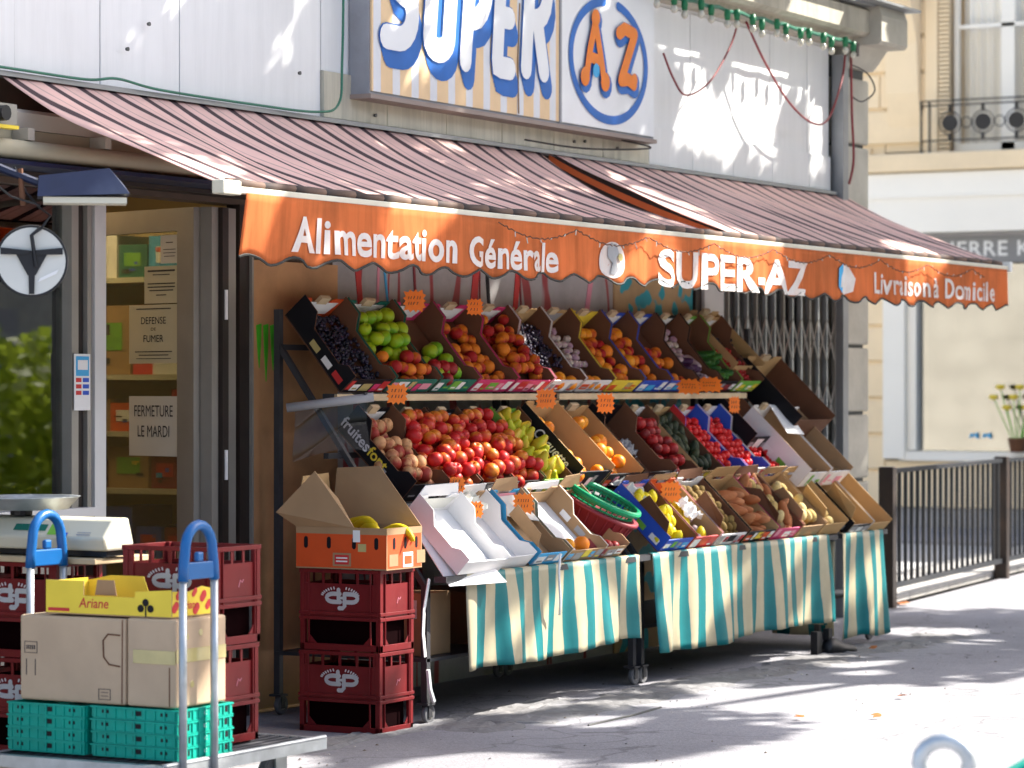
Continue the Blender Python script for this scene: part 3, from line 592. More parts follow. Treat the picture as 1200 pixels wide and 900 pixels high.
def bubble(letter, x, z, w_, h, r):
    """skeleton strokes of a fat rounded letter inside a box whose lower left corner is (x, z)"""
    a, b, c_, d = x+r, x+w_-r, z+r, z+h-r; m_ = (c_+d)/2
    if letter == 'S': return [[(b, d)]+arc((a+b)/2, (d+m_)/2, (b-a)/2*.9, (d-m_)/2, 60, 230, 8)+[((a+b)/2+.0, m_)]+arc((a+b)/2, (c_+m_)/2, (b-a)/2, (m_-c_)/2, 60, -90, 8)+[(a, c_)]]
    if letter == 'U': return [[(a, d), (a, c_+.06)]+arc((a+b)/2, c_+.06, (b-a)/2, .06, 180, 360, 8)+[(b, d)]]
    if letter == 'P': return [[(a, c_), (a, d)], [(a, d)]+arc(a+(b-a)*.35, (d+m_-.05)/2, (b-a)*.65, (d-m_+.05)/2, 90, -90, 8)+[(a, m_-.05)]]
    if letter == 'E': return [[(b, d), (a, d), (a, c_), (b, c_)], [(a, m_), (b-.03, m_)]]
    if letter == 'R': return [[(a, c_), (a, d)], [(a, d)]+arc(a+(b-a)*.35, (d+m_)/2, (b-a)*.65, (d-m_)/2, 90, -90, 8)+[(a, m_)], [((a+b)/2, m_), (b, c_)]]
mbw, mbb, mbk = MB(), MB(), MB()
for L, x, z, w_, h in (('S', 11.88, 3.04, .34, .56), ('U', 12.265, 3.02, .30, .62), ('P', 12.62, 3.00, .285, .64), ('E', 12.935, 3.00, .245, .62), ('R', 13.235, 3.02, .30, .62)):
    r = .060 if L in 'SU' else .056
    for st_ in bubble(L, x, z, w_, h, r):
        sh = .12 if L in 'SUP' else .10
        sheared = [(px+(pz-z)*sh-.02, pz) for px, pz in st_]
        stroke(mbw, sheared, r, 7.352, 0, .02); stroke(mbk, sheared, r+.007, 7.3555, 0, .02)
        for q in range(1, 5): stroke(mbb, [(px+.010*q, pz-.020*q) for px, pz in sheared], r+.004, 7.3600-.0002*q, 0, .02)
sp(mbb, 'letter_shadow', 'signblue'); sp(mbk, 'letter_outline', 'signblue'); sp(mbw, 'letters', 'signw')
ring = MB(); stroke(ring, arc(14.20, 3.20, .435, .315, 98, 436, 60), .024, 7.355, 0, .03)
sp(ring, 'ring', 'signblue')
mo, mn, mk = MB(), MB(), MB()
Apts = [[(14.02, 3.39), (13.96, 3.24), (13.92, 3.10)], [(14.02, 3.39), (14.08, 3.22), (14.12, 3.09)], [(13.97, 3.20), (14.07, 3.19)]]
Zpts = [[(14.30, 3.36), (14.36, 3.39), (14.48, 3.37)], [(14.48, 3.37), (14.32, 3.11)], [(14.32, 3.11), (14.40, 3.12), (14.47, 3.10)]]
for src, r in ((Apts, .030), (Zpts, .036)):
    for st_ in src: stroke(mo, st_, r, 7.344, 0, .03); stroke(mn, [(a+.02, b-.018) for a, b in st_], r+.022, 7.352, 0, .02)
for cx, cz, r in ((14.02, 3.41, .046), (13.90, 3.09, .050), (14.13, 3.08, .050), (14.29, 3.36, .034), (14.47, 3.12, .036)):
    stroke(mo, [(cx, cz), (cx+.005, cz+.004)], r, 7.343, 0, .03); stroke(mn, [(cx+.02, cz-.016), (cx+.025, cz-.012)], r+.018, 7.351, 0, .02)
stroke(mk, [(14.015, 3.13), (14.02, 3.135)], .036, 7.338, 0, .03)
sp(mn, 'letter_shadow', 'signblue'); sp(mo, 'letters', 'signor'); sp(mk, 'letter_dot', 'sky')
tagc = MB()

# ------------------------------------------------------------------ awnings
def wrinkle(x, t, seed): return .006*math.sin(x*27+9*t+seed)*math.sin(math.pi*t)*math.sin(x*3.1+seed)+.010*math.sin(x*5.1+seed+2.2*t)*math.sin(math.pi*t)+.007*math.sin(x*11.3+4*t+seed)*math.sin(math.pi*t)
def fabric(X0, X1, yf, zf, sag, seed, nx, skew=0):
    mb = MB(); ny = 22; vs = []; fs = []
    for i in range(nx+1):
        x = X0+(X1-X0)*i/nx
        for j in range(ny+1):
            t = j/ny; e = (.35+.75*(x-X0)/(X1-X0))*(1+.15*math.sin(x*1.3+seed))
            vs.append((x+skew*t+.05*math.sin(math.pi*t)*math.sin(x*1.7+seed), 7.47+(yf-7.47)*t, 2.685+(zf-2.685)*t-sag*e*math.sin(math.pi*t**.8)+wrinkle(x, t, seed)))
    for i in range(nx):
        for j in range(ny): a = i*(ny+1)+j; fs.append((a, a+1, a+ny+2, a+ny+1))
    mb.add(vs, fs); return mb
YB = 6.40; ZB = 2.215
aw = thing('striped_awning', 'long pink and black striped awning with orange scalloped valance over the fruit stall', 'awning', (13.4, YB, ZB))
o = fabric(9.22, 13.62, YB+.02, ZB+.005, .062, 1.0, 110).build('canopy', 'awning', aw, smooth=True); sd = o.modifiers.new('thick', 'SOLIDIFY'); sd.thickness = .003
MB().box(9.20, 17.70, YB-.025, YB+.015, ZB-.032, ZB-.006).build('front_bar', 'barcream', aw, bevel=.005)
MB().tube([(9.24+.1*i, YB+.005, ZB+.008+.002*math.sin(i*1.7)) for i in range(85)], [.016+.002*math.sin(i*2.3) for i in range(85)], 8).build('rolled_edge', 'rolled', aw, smooth=True)
MB().box(9.17, 9.29, YB-.035, YB+.02, ZB-.040, ZB+.014).build('end_cap', 'barcream', aw, bevel=.006); MB().box(17.70, 17.74, YB-.035, YB+.02, ZB-.04, ZB+.02).build('end_cap', 'white', aw)
for x in (10.2, 13.0): MB().tube([(x, 7.45, 2.5), (x+.25, 6.95, 2.30), (x, YB+.03, ZB-.01)], .016, 6).build('folding_arm', 'greybox', aw)
def vy(x, z): k = (ZB-.03-z)/.26; return YB-.03+k*(.010*math.sin(x*13)+.008*math.sin(x*23.7+1)+.004*math.sin(x*51))+ (.03*k*math.exp(-((x-9.4)/.25)**2))
def vbot(x): 
    ph = (x-9.38)/.285; return 1.945+.018*math.cos(2*math.pi*ph)+.008*math.sin(x*1.1)
vs = []; fs = []; nx = 420; nz = 8; X0, X1 = 9.33, 17.66
for i in range(nx+1):
    x = X0+(X1-X0)*i/nx; zb = vbot(x)
    for j in range(nz+1): z = ZB-.03+(zb-ZB+.03)*j/nz; vs.append((x, vy(x, z), z))
for i in range(nx):
    for j in range(nz): a = i*(nz+1)+j; fs.append((a, a+1, a+nz+2, a+nz+1))
o = MB().add(vs, fs).build('valance', 'valance', aw, smooth=True); sd = o.modifiers.new('thick', 'SOLIDIFY'); sd.thickness = .002
MB().tube([(x, vy(x, vbot(x)), vbot(x)) for x in [X0+(X1-X0)*i/300 for i in range(301)]], .0055, 5).build('piping', 'piping', aw)
def subdiv_text(mb, maxlen=.03):
    import bmesh
    me = mb.mesh('t', 'letters'); bm = bmesh.new(); bm.from_mesh(me); bpy.data.meshes.remove(me)
    for _ in range(4):
        es = [e for e in bm.edges if e.calc_length() > maxlen]
        if not es: break
        bmesh.ops.subdivide_edges(bm, edges=es, cuts=1, use_grid_fill=False); bmesh.ops.triangulate(bm, faces=bm.faces)
    bm.verts.ensure_lookup_table(); out = MB(); out.add([tuple(v.co) for v in bm.verts], [tuple(v.index for v in f.verts) for f in bm.faces]); bm.free(); return out
for (s_, xa, xb, z0, z1, bold) in (('Alimentation', 9.64, 10.90, 1.982, 2.118, .026), ('Générale', 10.985, 11.79, 1.972, 2.10, .026), ('SUPER-AZ', 12.80, 14.59, 1.945, 2.118, .032), ('Livraison à Domicile', 15.49, 17.42, 1.982, 2.10, .020)):
    mb = MB(); text_into(mb, s_, lambda a, b: (xa+a, 0, z0+b), xb-xa, z1-z0, bold, 0, 0, 1.05)
    mb = subdiv_text(mb); mb.xf(lambda x, y, z: (x, vy(x, z)-.0045, z)); o = mb.build('lettering', 'letters', aw); o['label'] = 'white lettering reading ' + s_
# oval emblem with a standing market figure, and a second teal and white emblem
def oval(cx, cz, rx, rz, y, n=24): return [(cx+rx*math.cos(2*math.pi*i/n), y, cz+rz*math.sin(2*math.pi*i/n)) for i in range(n)]
def flat(parent, name, pts, m_, dy=0):
    mb = MB(); pts = [(p[0], vy(p[0], p[2])-.005-dy, p[2]) for p in pts]; c0 = tuple(sum(p[i] for p in pts)/len(pts) for i in range(3)); mb.add(pts+[c0], [(i, (i+1) % len(pts), len(pts)) for i in range(len(pts))][::1]); return mb.build(name, m_, parent)
flat(aw, 'emblem', oval(12.32, 2.045, .115, .085, 0), 'letters', .001)
flat(aw, 'emblem_figure', [(12.27, 0, 2.10), (12.30, 0, 2.125), (12.35, 0, 2.12), (12.37, 0, 2.08), (12.34, 0, 2.05), (12.36, 0, 2.0), (12.33, 0, 1.975), (12.29, 0, 1.98), (12.31, 0, 2.03), (12.27, 0, 2.06)], 'grey', .004)
flat(aw, 'emblem_basket', oval(12.38, 2.06, .022, .018, 0, 10), 'tape', .006)
flat(aw, 'emblem', [(15.05, 0, 2.12), (15.14, 0, 2.11), (15.22, 0, 2.05), (15.2, 0, 1.98), (15.08, 0, 1.96), (15.0, 0, 2.0)], 'letters', .001)
flat(aw, 'emblem_leaf', [(14.98, 0, 2.10), (15.05, 0, 2.13), (15.06, 0, 2.03), (15.03, 0, 1.965), (14.97, 0, 2.0)], 'sky', .004)
# second awning
aw2 = thing('striped_awning', 'second striped awning behind the gap, reaching to the stone pilaster', 'awning', (15.7, YB, ZB))
o = fabric(13.74, 17.66, YB+.04, ZB+.025, .028, 3.4, 100).build('canopy', 'awning', aw2, smooth=True); sd = o.modifiers.new('thick', 'SOLIDIFY'); sd.thickness = .003
hm = MB(); pts = []
for j in range(15):
    t = j/14; pts.append((13.735, 7.47+(YB+.04-7.47)*t, 2.685+(ZB+.025-2.685)*t-.028*math.sin(math.pi*t**.8)-.012))
for j in range(14):
    a, b = pts[j], pts[j+1]; hm.quad(a, b, (b[0], b[1], b[2]-.035), (a[0], a[1], a[2]-.035))
hm.build('side_hem', 'hem', aw2)
MB().box(13.75, 17.66, YB+.03, YB+.06, ZB-.005, ZB+.012).build('inner_bar', 'barcream', aw2)
MB().tube([(16.6, 7.45, 2.5), (16.85, 6.95, 2.32), (16.6, YB+.06, ZB)], .016, 6).build('folding_arm', 'greybox', aw2)
# string of dead fairy lights twisted along the valance
sx = []; x = 11.2; kx = 0
for i in range(260):
    x = 11.2+i*(17.2-11.2)/260; sag = abs(math.sin((x-11.2)*math.pi/.72)); sx.append((x, YB-.062+.004*math.sin(i*1.9), 2.165-.055*sag+.004*math.sin(i*2.7)))
fl = thing('fairy_light_string', 'thin dead string of fairy lights looped along the orange valance', 'string lights', (14, YB-.06, 2.1))
MB().tube(sx, .003, 4).build('wire', 'cardD', fl)
tw = MB()
for i in range(6, 258, 5): p = sx[i]; tw.tube([p, (p[0]+rnd.uniform(-.015, .015), p[1]-.004, p[2]-.02+rnd.uniform(-.01, .035))], .0028, 4)
o = tw.build('tiny_bulbs', 'bulb', fl); o['kind'] = 'stuff'

# cables and green festoon under the cornice
def cable(pts, r, m_, label, name='cable'):
    # smooth through the points
    P_ = [Vector(p) for p in pts]; out = []
    for i in range(len(P_)-1):
        p0, p1, p2, p3 = P_[max(i-1, 0)], P_[i], P_[i+1], P_[min(i+2, len(P_)-1)]
        for k in range(8):
            t = k/8; out.append(.5*((2*p1)+(p2-p0)*t+(2*p0-5*p1+4*p2-p3)*t*t+(3*p1-p0-3*p2+p3)*t**3))
    out.append(P_[-1]); return tag(MB().tube(out, r, 6).build(name, m_, smooth=True), label, 'cable')
cable([(14.80, 7.33, 3.30), (14.95, 7.34, 3.17), (15.15, 7.36, 3.10), (15.45, 7.36, 3.20), (15.72, 7.36, 3.42), (15.85, 7.36, 3.60)], .006, 'cord', 'dark red cable hanging in a loop just right of the shop sign')
cable([(15.95, 7.36, 3.60), (16.15, 7.33, 3.38), (16.45, 7.31, 3.17), (16.8, 7.31, 3.07), (17.1, 7.33, 3.12), (17.38, 7.36, 3.38), (17.46, 7.37, 3.55)], .007, 'cord', 'red cable in a deep sag between the sign and the downpipe')
cable([(17.53, 7.36, 3.58), (17.545, 7.36, 3.2), (17.55, 7.35, 2.9), (17.50, 7.36, 2.74)], .008, 'cord', 'red cable running straight down beside the stone pilaster')
cable([(17.56, 7.37, 3.50), (17.75, 7.34, 3.46), (17.85, 7.33, 3.36), (17.72, 7.36, 3.28), (17.6, 7.38, 3.3)], .005, 'black', 'small black cable loop on the pilaster top')
cable([(11.66, 7.44, 4.2), (11.67, 7.43, 3.4), (11.66, 7.43, 2.95), (11.60, 7.41, 2.76), (11.4, 7.40, 2.705), (10.9, 7.42, 2.70), (10.2, 7.40, 2.70), (9.9, 7.40, 2.72), (9.7, 7.41, 2.70), (9.2, 7.41, 2.70), (8.5, 7.41, 2.70)], .006, 'gcord', 'green cable dropping left of the sign and along the awning top')
cable([(13.35, 7.40, 2.72), (14.0, 7.39, 2.72), (14.7, 7.36, 2.77), (14.45, 7.41, 2.80)], .005, 'black', 'thin black cable looping below the sign corner')
fs_ = thing('festoon_lights', 'green socketed white bulbs strung below the stone cornice', 'string lights', (16, 7.33, 3.6))
fw = []; 
for i in range(60): x = 14.5+i*2.9/59; fw.append((x, 7.29, 3.625-.012*abs(math.sin(i*.5))))
MB().tube(fw, .012, 6).build('cable', 'gcord', fs_)
for i in range(17):
    x = 14.6+i*.172; z = 3.60-.01*(i % 3); y = 7.27-.02*(i % 2)
    s = MB().lathe([(.017, .03), (.020, 0), (.016, -.03)], (x, y, z), 8).build('socket', 'socket', fs_, smooth=True)
    MB().lathe([(.008, -.03), (.016, -.04), (.020, -.055), (.015, -.070), (.003, -.078)], (x, y, z), 10).build('bulb', 'bulb', fs_, smooth=True)
MB().lathe([(.03, 0), (.03, .08)], (17.45, 7.3, 3.54), 8).build('junction_box', 'rust', fs_)

# ------------------------------------------------------------------ dial and lamp at the left
dl = thing('hanging_dial', 'round white hanging dial with black three-armed spider beside the window', 'dial', (8.336, 6.604, 1.885), (0, 0, 0))
ndir = Vector((-math.cos(YAW+R(9)), -math.sin(YAW+R(9)), 0)); tdir = Vector((ndir.y, -ndir.x, 0)) * -1   # image right
if tdir.dot(Vector((math.sin(YAW), -math.cos(YAW), 0))) < 0: tdir = -tdir
def dp(mb, name, m_, **k):
    mb.xf(lambda u, n, v: tuple(Vector((8.336, 6.604, 1.897))+tdir*u+ndir*n+Vector((0, 0, v)))); return mb.build(name, m_, dl, **k)
dp(MB().prism([(.120*math.cos(2*math.pi*i/40), .120*math.sin(2*math.pi*i/40)) for i in range(40)], 'y', -.03, .004), 'face', 'paperw')
dp(MB().tube([(.122*math.cos(2*math.pi*i/40), .0, .122*math.sin(2*math.pi*i/40)) for i in range(40)], .006, 6, closed=True), 'rim', 'black')
sp3 = MB(); sp3.prism([(-.06, .035), (.06, .035), (.014, -.05), (-.014, -.05)], 'y', .006, .012)
for a in (17, 163): sp3.prism([(.02*math.cos(R(a))-.012*math.sin(R(a)), .03-.014+.02*math.sin(R(a))), (.113*math.cos(R(a)), .113*math.sin(R(a))-.01), (.113*math.cos(R(a)), .113*math.sin(R(a))+.014), (.0, .036)], 'y', .0125, .018)
sp3.prism([(-.011, -.05), (.011, -.05), (.009, -.116), (-.009, -.116)], 'y', .0065, .0115)
dp(sp3, 'spider', 'black'); dp(MB().prism([(.02, -.075), (.085, -.045), (.095, -.028), (.03, -.06)], 'y', .005, .0075), 'sticker', 'white')
dp(MB().tube([(.03, .012, .11), (.045, .02, .13), (.065, .02, .16), (.03, .02, .185), (-.02, .02, .24), (-.06, .02, .33)], .0045, 6), 'hanging_hook', 'black')
dp(MB().tube([(.015, .02, -.02), (.0, .02, .09), (.03, .02, .115)], .007, 6), 'hook', 'black')
lm = thing('lamp_hood', 'dark blue metal lamp hood on an arm under the awning edge', 'lamp', (8.4, 6.45, 2.1))
def lp_(mb, name, m_, **k):
    mb.xf(lambda u, n, v: tuple(Vector((8.425, 6.445, 2.12))+tdir*u+ndir*n+Vector((0, 0, v)))); return mb.build(name, m_, lm, **k)
hd = MB(); hd.add([(-.16, -.10, 0), (-.16, .06, 0), (.16, .06, .012), (.16, -.10, .012), (-.155, -.08, .055), (-.155, .02, .075), (.09, .0, .105), (.145, -.08, .05)], [(0,3,2,1),(4,5,6,7),(0,1,5,4),(1,2,6,5),(2,3,7,6),(3,0,4,7)])
lp_(hd, 'hood', 'navy'); lp_(MB().box(-.14, .15, -.08, .05, -.022, -.001), 'diffuser', 'cream')
lp_(MB().tube([(-.155, 0, .05), (-.26, 0, .09), (-.45, -.02, .17)], .014, 6), 'arm', 'navy'); lp_(MB().tube([(-.21, 0, -.03), (-.22, 0, .10)], .01, 6), 'bracket', 'cardD')
lp_(MB().tube([(-.40, .01, .12), (-.25, .01, -.0), (-.15, .02, -.03)], .004, 5), 'wire', 'black')
# ------------------------------------------------------------------ bottle crates
def make_crate():
    t = thing('bottle_crate', '', 'crate', (0, 0, 0)); a, b, h = .27, .40, .342     # x, y, z sizes; origin at min corner
    fr = MB(); e = .022
    for x in (0, a-e):
        for y in (0, b-e): fr.box(x, x+e, y, y+e, 0, h)
    for z0, z1, o_ in ((.0, .028, .0), (.128, .142, .004), (.150, .164, .004), (.326, h, .003)):
        fr.box(-o_, a+o_, -o_, .008-o_/2, z0, z1); fr.box(-o_, a+o_, b-.008+o_/2, b+o_, z0, z1)
        fr.box(-o_, .008-o_/2, .0082, b-.0082, z0, z1); fr.box(a-.008+o_/2, a+o_, .0082, b-.0082, z0, z1)
    for y0, y1 in ((.045, .051), (.352, .358)):
        fr.box(-.004, .004, y0, y1, .0285, .3255)
    for x0, x1 in ((.035, .040), (.23, .235)): fr.box(x0, x1, -.004, .004, .0285, .3255)
    # chamfers in the lower openings
    for s in (0, 1):
        y0 = .051 if s == 0 else .352; d = .035 if s == 0 else -.035
        fr.prism([(y0, .0285), (y0+d, .0285), (y0, .0285+.035)], 'x', .001, .006)
        x0 = .04 if s == 0 else .23; d = .03 if s == 0 else -.03
        fr.prism([(x0, .0285), (x0+d, .0285), (x0, .0285+.035)], 'y', .001, .006)
    fr.build('frame', 'crate', t, local=True, bevel=.0015)
    for face in range(4):
        m_ = MB(); L = b if face % 2 == 0 else a; zc = .282
        m_.box(.02, L-.02, .003, .007, .1645, zc)
        n = 4 if face % 2 == 0 else 3
        for i in range(n+1): u = .024+(L-.048-.012)*i/n; m_.box(u, u+.012, .003, .0075, zc+.0005, .3255)
        m_.box(.02, L-.02, .0032, .0072, .1425, .1495)
        if face == 0: m_.xf(lambda u, d, z: (d, u, z))
        elif face == 2: m_.xf(lambda u, d, z: (a-d, u, z))
        elif face == 1: m_.xf(lambda u, d, z: (u, d, z))
        else: m_.xf(lambda u, d, z: (u, b-d, z))
        m_.build('side_panel', 'crate', t, local=True)
    shade_core = MB(); shade_core.box(.03, a-.03, .03, b-.03, .01, .27); shade_core.box(.010, a-.010, .010, b-.010, .002, .009)  # solid dark block painting the shade inside the crate, no bottle cells
    shade_core.build('divider', 'crate_shade', t, local=True)
    # white interlocking dgs monogram with an arc of tiny lettering
    lg = MB(); yc, zc = .2, .222; n0 = 0
    def S(pts, r): stroke(lg, pts, r*1.5, 0, 0, .10)
    def f(u, v): return (u, v)
    S(arc(-.035, .0, .032, .017, 90, 270, 8)+[(.0, -.017)], .0062); S([(-.035, .017), (-.002, .017)], .0062); S([(-.008, .034), (-.008, -.017)], .0062)
    S([(.022, .017), (.058, .017)]+arc(.058, .0, .028, .017, 90, -90, 8)+[(.02, -.017)], .0062); S([(.022, .017), (.022, -.034), (.012, -.043), (-.004, -.043)], .0062); S([(-.008, .0), (.022, .0)], .004)
    for i in range(17):
        an = 168-156*i/16
        if 76 < an < 104: continue
        cx, cz = .088*math.cos(R(an)), .004+.036*math.sin(R(an)); dx, dz = .0065*math.cos(R(an)), .0065*math.sin(R(an)); S([(cx, cz), (cx+dx, cz+dz)], .0023)
    lg.xf(lambda u, d, v: (.0015, yc-u, zc+v)); o = lg.build('logo', 'logow', t, local=True); o['label'] = 'white dgs monogram'
    lg2 = MB()
    def S2(pts, r): stroke(lg2, pts, r, 0, 0, .15)
    S2([(-.012, -.01), (-.002, .012), (.008, .004), (.016, .012)], .003); lg2.xf(lambda u, d, v: (.15+u, .0015, .21+v)); lg2.build('side_mark', 'lpink', t, local=True)
    return t
c0 = make_crate(); first = [True]
def crate(x, y, z, label, rz=0):
    c = c0 if first[0] else copy_tree(c0); first[0] = False
    c.location = (x, y, z); c.rotation_euler = (0, 0, rz); c['label'] = label; c['group'] = 'maroon bottle crates'; return c
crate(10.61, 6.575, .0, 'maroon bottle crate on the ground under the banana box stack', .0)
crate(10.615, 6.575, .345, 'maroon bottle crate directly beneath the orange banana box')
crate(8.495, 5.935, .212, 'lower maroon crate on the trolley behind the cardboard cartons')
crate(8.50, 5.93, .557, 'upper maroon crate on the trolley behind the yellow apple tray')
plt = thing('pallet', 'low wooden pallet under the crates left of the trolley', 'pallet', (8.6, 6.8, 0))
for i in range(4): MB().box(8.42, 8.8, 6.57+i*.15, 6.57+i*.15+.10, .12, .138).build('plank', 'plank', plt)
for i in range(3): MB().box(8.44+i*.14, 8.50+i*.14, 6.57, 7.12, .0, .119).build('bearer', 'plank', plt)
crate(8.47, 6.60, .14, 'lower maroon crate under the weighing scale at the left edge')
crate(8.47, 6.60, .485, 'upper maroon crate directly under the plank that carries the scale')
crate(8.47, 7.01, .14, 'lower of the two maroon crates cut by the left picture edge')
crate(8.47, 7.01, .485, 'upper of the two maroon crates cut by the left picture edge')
tag(MB().box(8.445, 8.78, 6.41, 7.35, .829, .850).build('plank', 'plank', bevel=.003), 'pale wooden plank lying on the crates under the scale', 'plank')
rp = thing('red_jar', 'small red plastic jar between the crates behind the trolley', 'jar', (8.72, 6.45, .60)); MB().lathe([(.035, 0), (.038, .05), (.038, .08)], (8.72, 6.45, .60), 14).build('body', 'red', rp); MB().lathe([(.041, 0), (.041, .02)], (8.72, 6.45, .681), 14).build('lid', 'red', rp)
tag(MB().box(8.6, 8.85, 6.37, 6.53, .212, .598).build('carton', 'cardD'), 'dark carton standing between the two crate stacks', 'carton')

# weighing scale
sc = thing('weighing_scale', 'cream shop scale with green buttons and a steel pan, on the plank', 'scale', (8.45, 6.7, .851))
MB().prism([(8.48, .875), (8.46, .92), (8.52, .985), (8.61, .99), (8.64, .90), (8.64, .875)], 'y', 6.385, 7.35).build('body', 'cream', sc, bevel=.008)
MB().box(8.50, 8.62, 6.40, 7.33, .855, .8745).build('base', 'black', sc)
for y in (6.42, 6.9): MB().lathe([(.012, 0), (.012, .02)], (8.52, y, .8515), 8).build('foot', 'alu', sc)
def sface(y, h): return (8.4585+h*.06/.065, y, .922+h)
for y0, y1, h0, h1, m_ in ((6.60, 6.64, .008, .045, 'lgreen'), (6.655, 6.71, .02, .042, 'teal'), (6.73, 6.80, .02, .042, 'teal'), (6.55, 6.58, .002, .016, 'blue'), (6.45, 6.51, .008, .012, 'grey'), (6.45, 6.51, .016, .019, 'grey')):
    b_ = MB(); b_.quad(sface(y1, h0), sface(y0, h0), sface(y0, h1), sface(y1, h1)); b_.build('button', m_, sc)
MB().lathe([(.16, 0), (.20, .045), (.205, .047), (.195, .041), (.155, .004)], (8.59, 6.84, 1.012), 32).build('pan', 'steel', sc, smooth=True)
MB().lathe([(.04, 0), (.04, .02)], (8.575, 6.84, .9905), 12).build('pan_post', 'black', sc)

# ------------------------------------------------------------------ trolley
tr = thing('platform_trolley', 'grey steel platform trolley with two blue topped hoop handles', 'trolley', (8.5, 6.1, 0))
MB().box(8.0, 8.97, 5.78, 5.815, .165, .205).build('frame_rail', 'steel', tr); MB().box(8.0, 8.97, 6.52, 6.555, .165, .205).build('frame_rail', 'steel', tr)
MB().box(8.0, 8.035, 5.816, 6.519, .165, .205).build('frame_rail', 'steel', tr); MB().box(8.935, 8.97, 5.816, 6.519, .165, .205).build('frame_rail', 'steel', tr)
MB().tube([(8.0, 5.785, .208), (8.965, 5.785, .208)], .008, 8).build('edge_rod', 'steel', tr)
for i in range(16): MB().tube([(8.04, 5.83+i*.045, .2), (8.935, 5.83+i*.045, .2)], .007, 5).build('deck_bar', 'darksteel', tr)
for i in range(5): MB().tube([(8.15+i*.17, 5.816, .190), (8.15+i*.17, 6.519, .190)], .006, 5).build('cross_bar', 'steel', tr)
for x, y in ((8.80, 5.90), (8.80, 6.44), (8.12, 5.90), (8.12, 6.44)):
    wh = MB().lathe([(.03, -.018), (.072, -.018), (.078, -.012), (.078, .012), (.072, .018), (.03, .018)], (x, y, .078), 20, axis='y'); wh.build('wheel', 'rubber', tr, smooth=False)
    MB().lathe([(.04, -.021), (.04, .021)], (x, y, .078), 14, axis='y').build('hub', 'blueplastic', tr); f_ = MB(); f_.box(x-.02, x+.05, y-.03, y-.022, .06, .16); f_.box(x-.02, x+.05, y+.022, y+.03, .06, .16); f_.box(x-.04, x+.06, y-.04, y+.04, .155, .1645); f_.build('fork', 'steel', tr)
def hoop(x0, x1, y, zt, zb, m1='steel', m2='blueplastic', par=tr):
    xm = (x0+x1)/2; r = .0135; zs = zt-.19
    for x in (x0, x1): MB().tube([(x, y, zb), (x, y, zs+.01)], r, 12).build('upright', m1, par, smooth=True)
    arcp = [(x0, y, zs), (x0+.004, y, zs+.05)]+[(xm-(xm-x0-.012)*math.cos(math.pi*i/10)*(1 if 1 else 0), y, zt-.09+.085*math.sin(math.pi*i/10)) for i in range(11)]+[(x1-.004, y, zs+.05), (x1, y, zs)]
    MB().tube(arcp, .0175, 12).build('grip', m2, par, smooth=True)
    MB().box(x0+.012, x1-.012, y-.010, y+.010, zs+.005, zs+.062).build('crossbar', m2, par, bevel=.004); MB().box(xm-.018, xm+.018, y-.009, y+.009, zs+.063, zs+.095).build('tab', m2, par, bevel=.006)
hoop(8.085, 8.265, 5.775, 1.0, .14); hoop(8.235, 8.42, 6.53, 1.015, .14)

# folded teal trays
def make_tray(bx, by):
    t = thing('folding_crate', '', 'crate'); a, b, h = bx, by, .041
    m_ = MB(); m_.box(0, a, 0, .006, .004, h-.006); m_.box(0, a, b-.006, b, .004, h-.006); m_.box(0, .006, .0065, b-.0065, .004, h-.006); m_.box(a-.006, a, .0065, b-.0065, .004, h-.006)
    m_.box(.0065, a-.0065, .0065, b-.0065, .006, .012); m_.build('wall', 'green', t, local=True)
    r_ = MB(); r_.box(-.004, a+.004, -.004, .007, h-.0055, h); r_.box(-.004, a+.004, b-.007, b+.004, h-.0055, h); r_.box(-.004, .007, .0075, b-.0075, h-.0055, h); r_.box(a-.007, a+.004, .0075, b-.0075, h-.0055, h)
    r_.box(-.003, a+.003, -.003, .006, 0, .0035); r_.box(-.003, .006, .0065, b-.0065, 0, .0035)
    for i in range(9): y = .01+i*(b-.03)/8; r_.box(-.004, -.0005, y, y+.008, .004, h-.006)
    for i in range(9): x = .01+i*(a-.03)/8; r_.box(x, x+.006, -.004, -.0005, .004, h-.006)
    r_.build('rim', 'green', t, local=True)
    d_ = MB(); 
    for ar in ((-.001, -.0003, b*.42, b*.52, .015, h-.01), (-.001, -.0003, b*.12, b*.20, .018, h-.012), (-.001, -.0003, b*.80, b*.88, .018, h-.012))+tuple((a*q, a*q+.02, -.001, -.0003, .012, h-.010) for q in (.15, .7, .85)): MB().box(*ar).build('slot', 'blk', t, local=True)
    w_ = MB(); stroke(w_, arc(a*.5, .021, .007, .007, 50, 310, 8), .002, -.0015, 0, .3); w_.build('c_mark', 'white', t, local=True); return t
ta = make_tray(.315, .355); tb = make_tray(.315, .325)
pos = ['bottom', 'second', 'third', 'top']
for i in range(4):
    t1 = ta if i == 0 else copy_tree(ta); t1.location = (8.10+rnd.uniform(-.004, .004), 5.805, .212+i*.0425); tag(t1, f'{pos[i]} folded teal plastic crate of the stack nearest the trolley handle', 'crate', 'folded teal crates')
    t2 = tb if i == 0 else copy_tree(tb); t2.location = (8.09+rnd.uniform(-.004, .004), 6.185, .212+i*.0415); tag(t2, f'{pos[i]} folded teal plastic crate of the stack at the left edge', 'crate', 'folded teal crates')

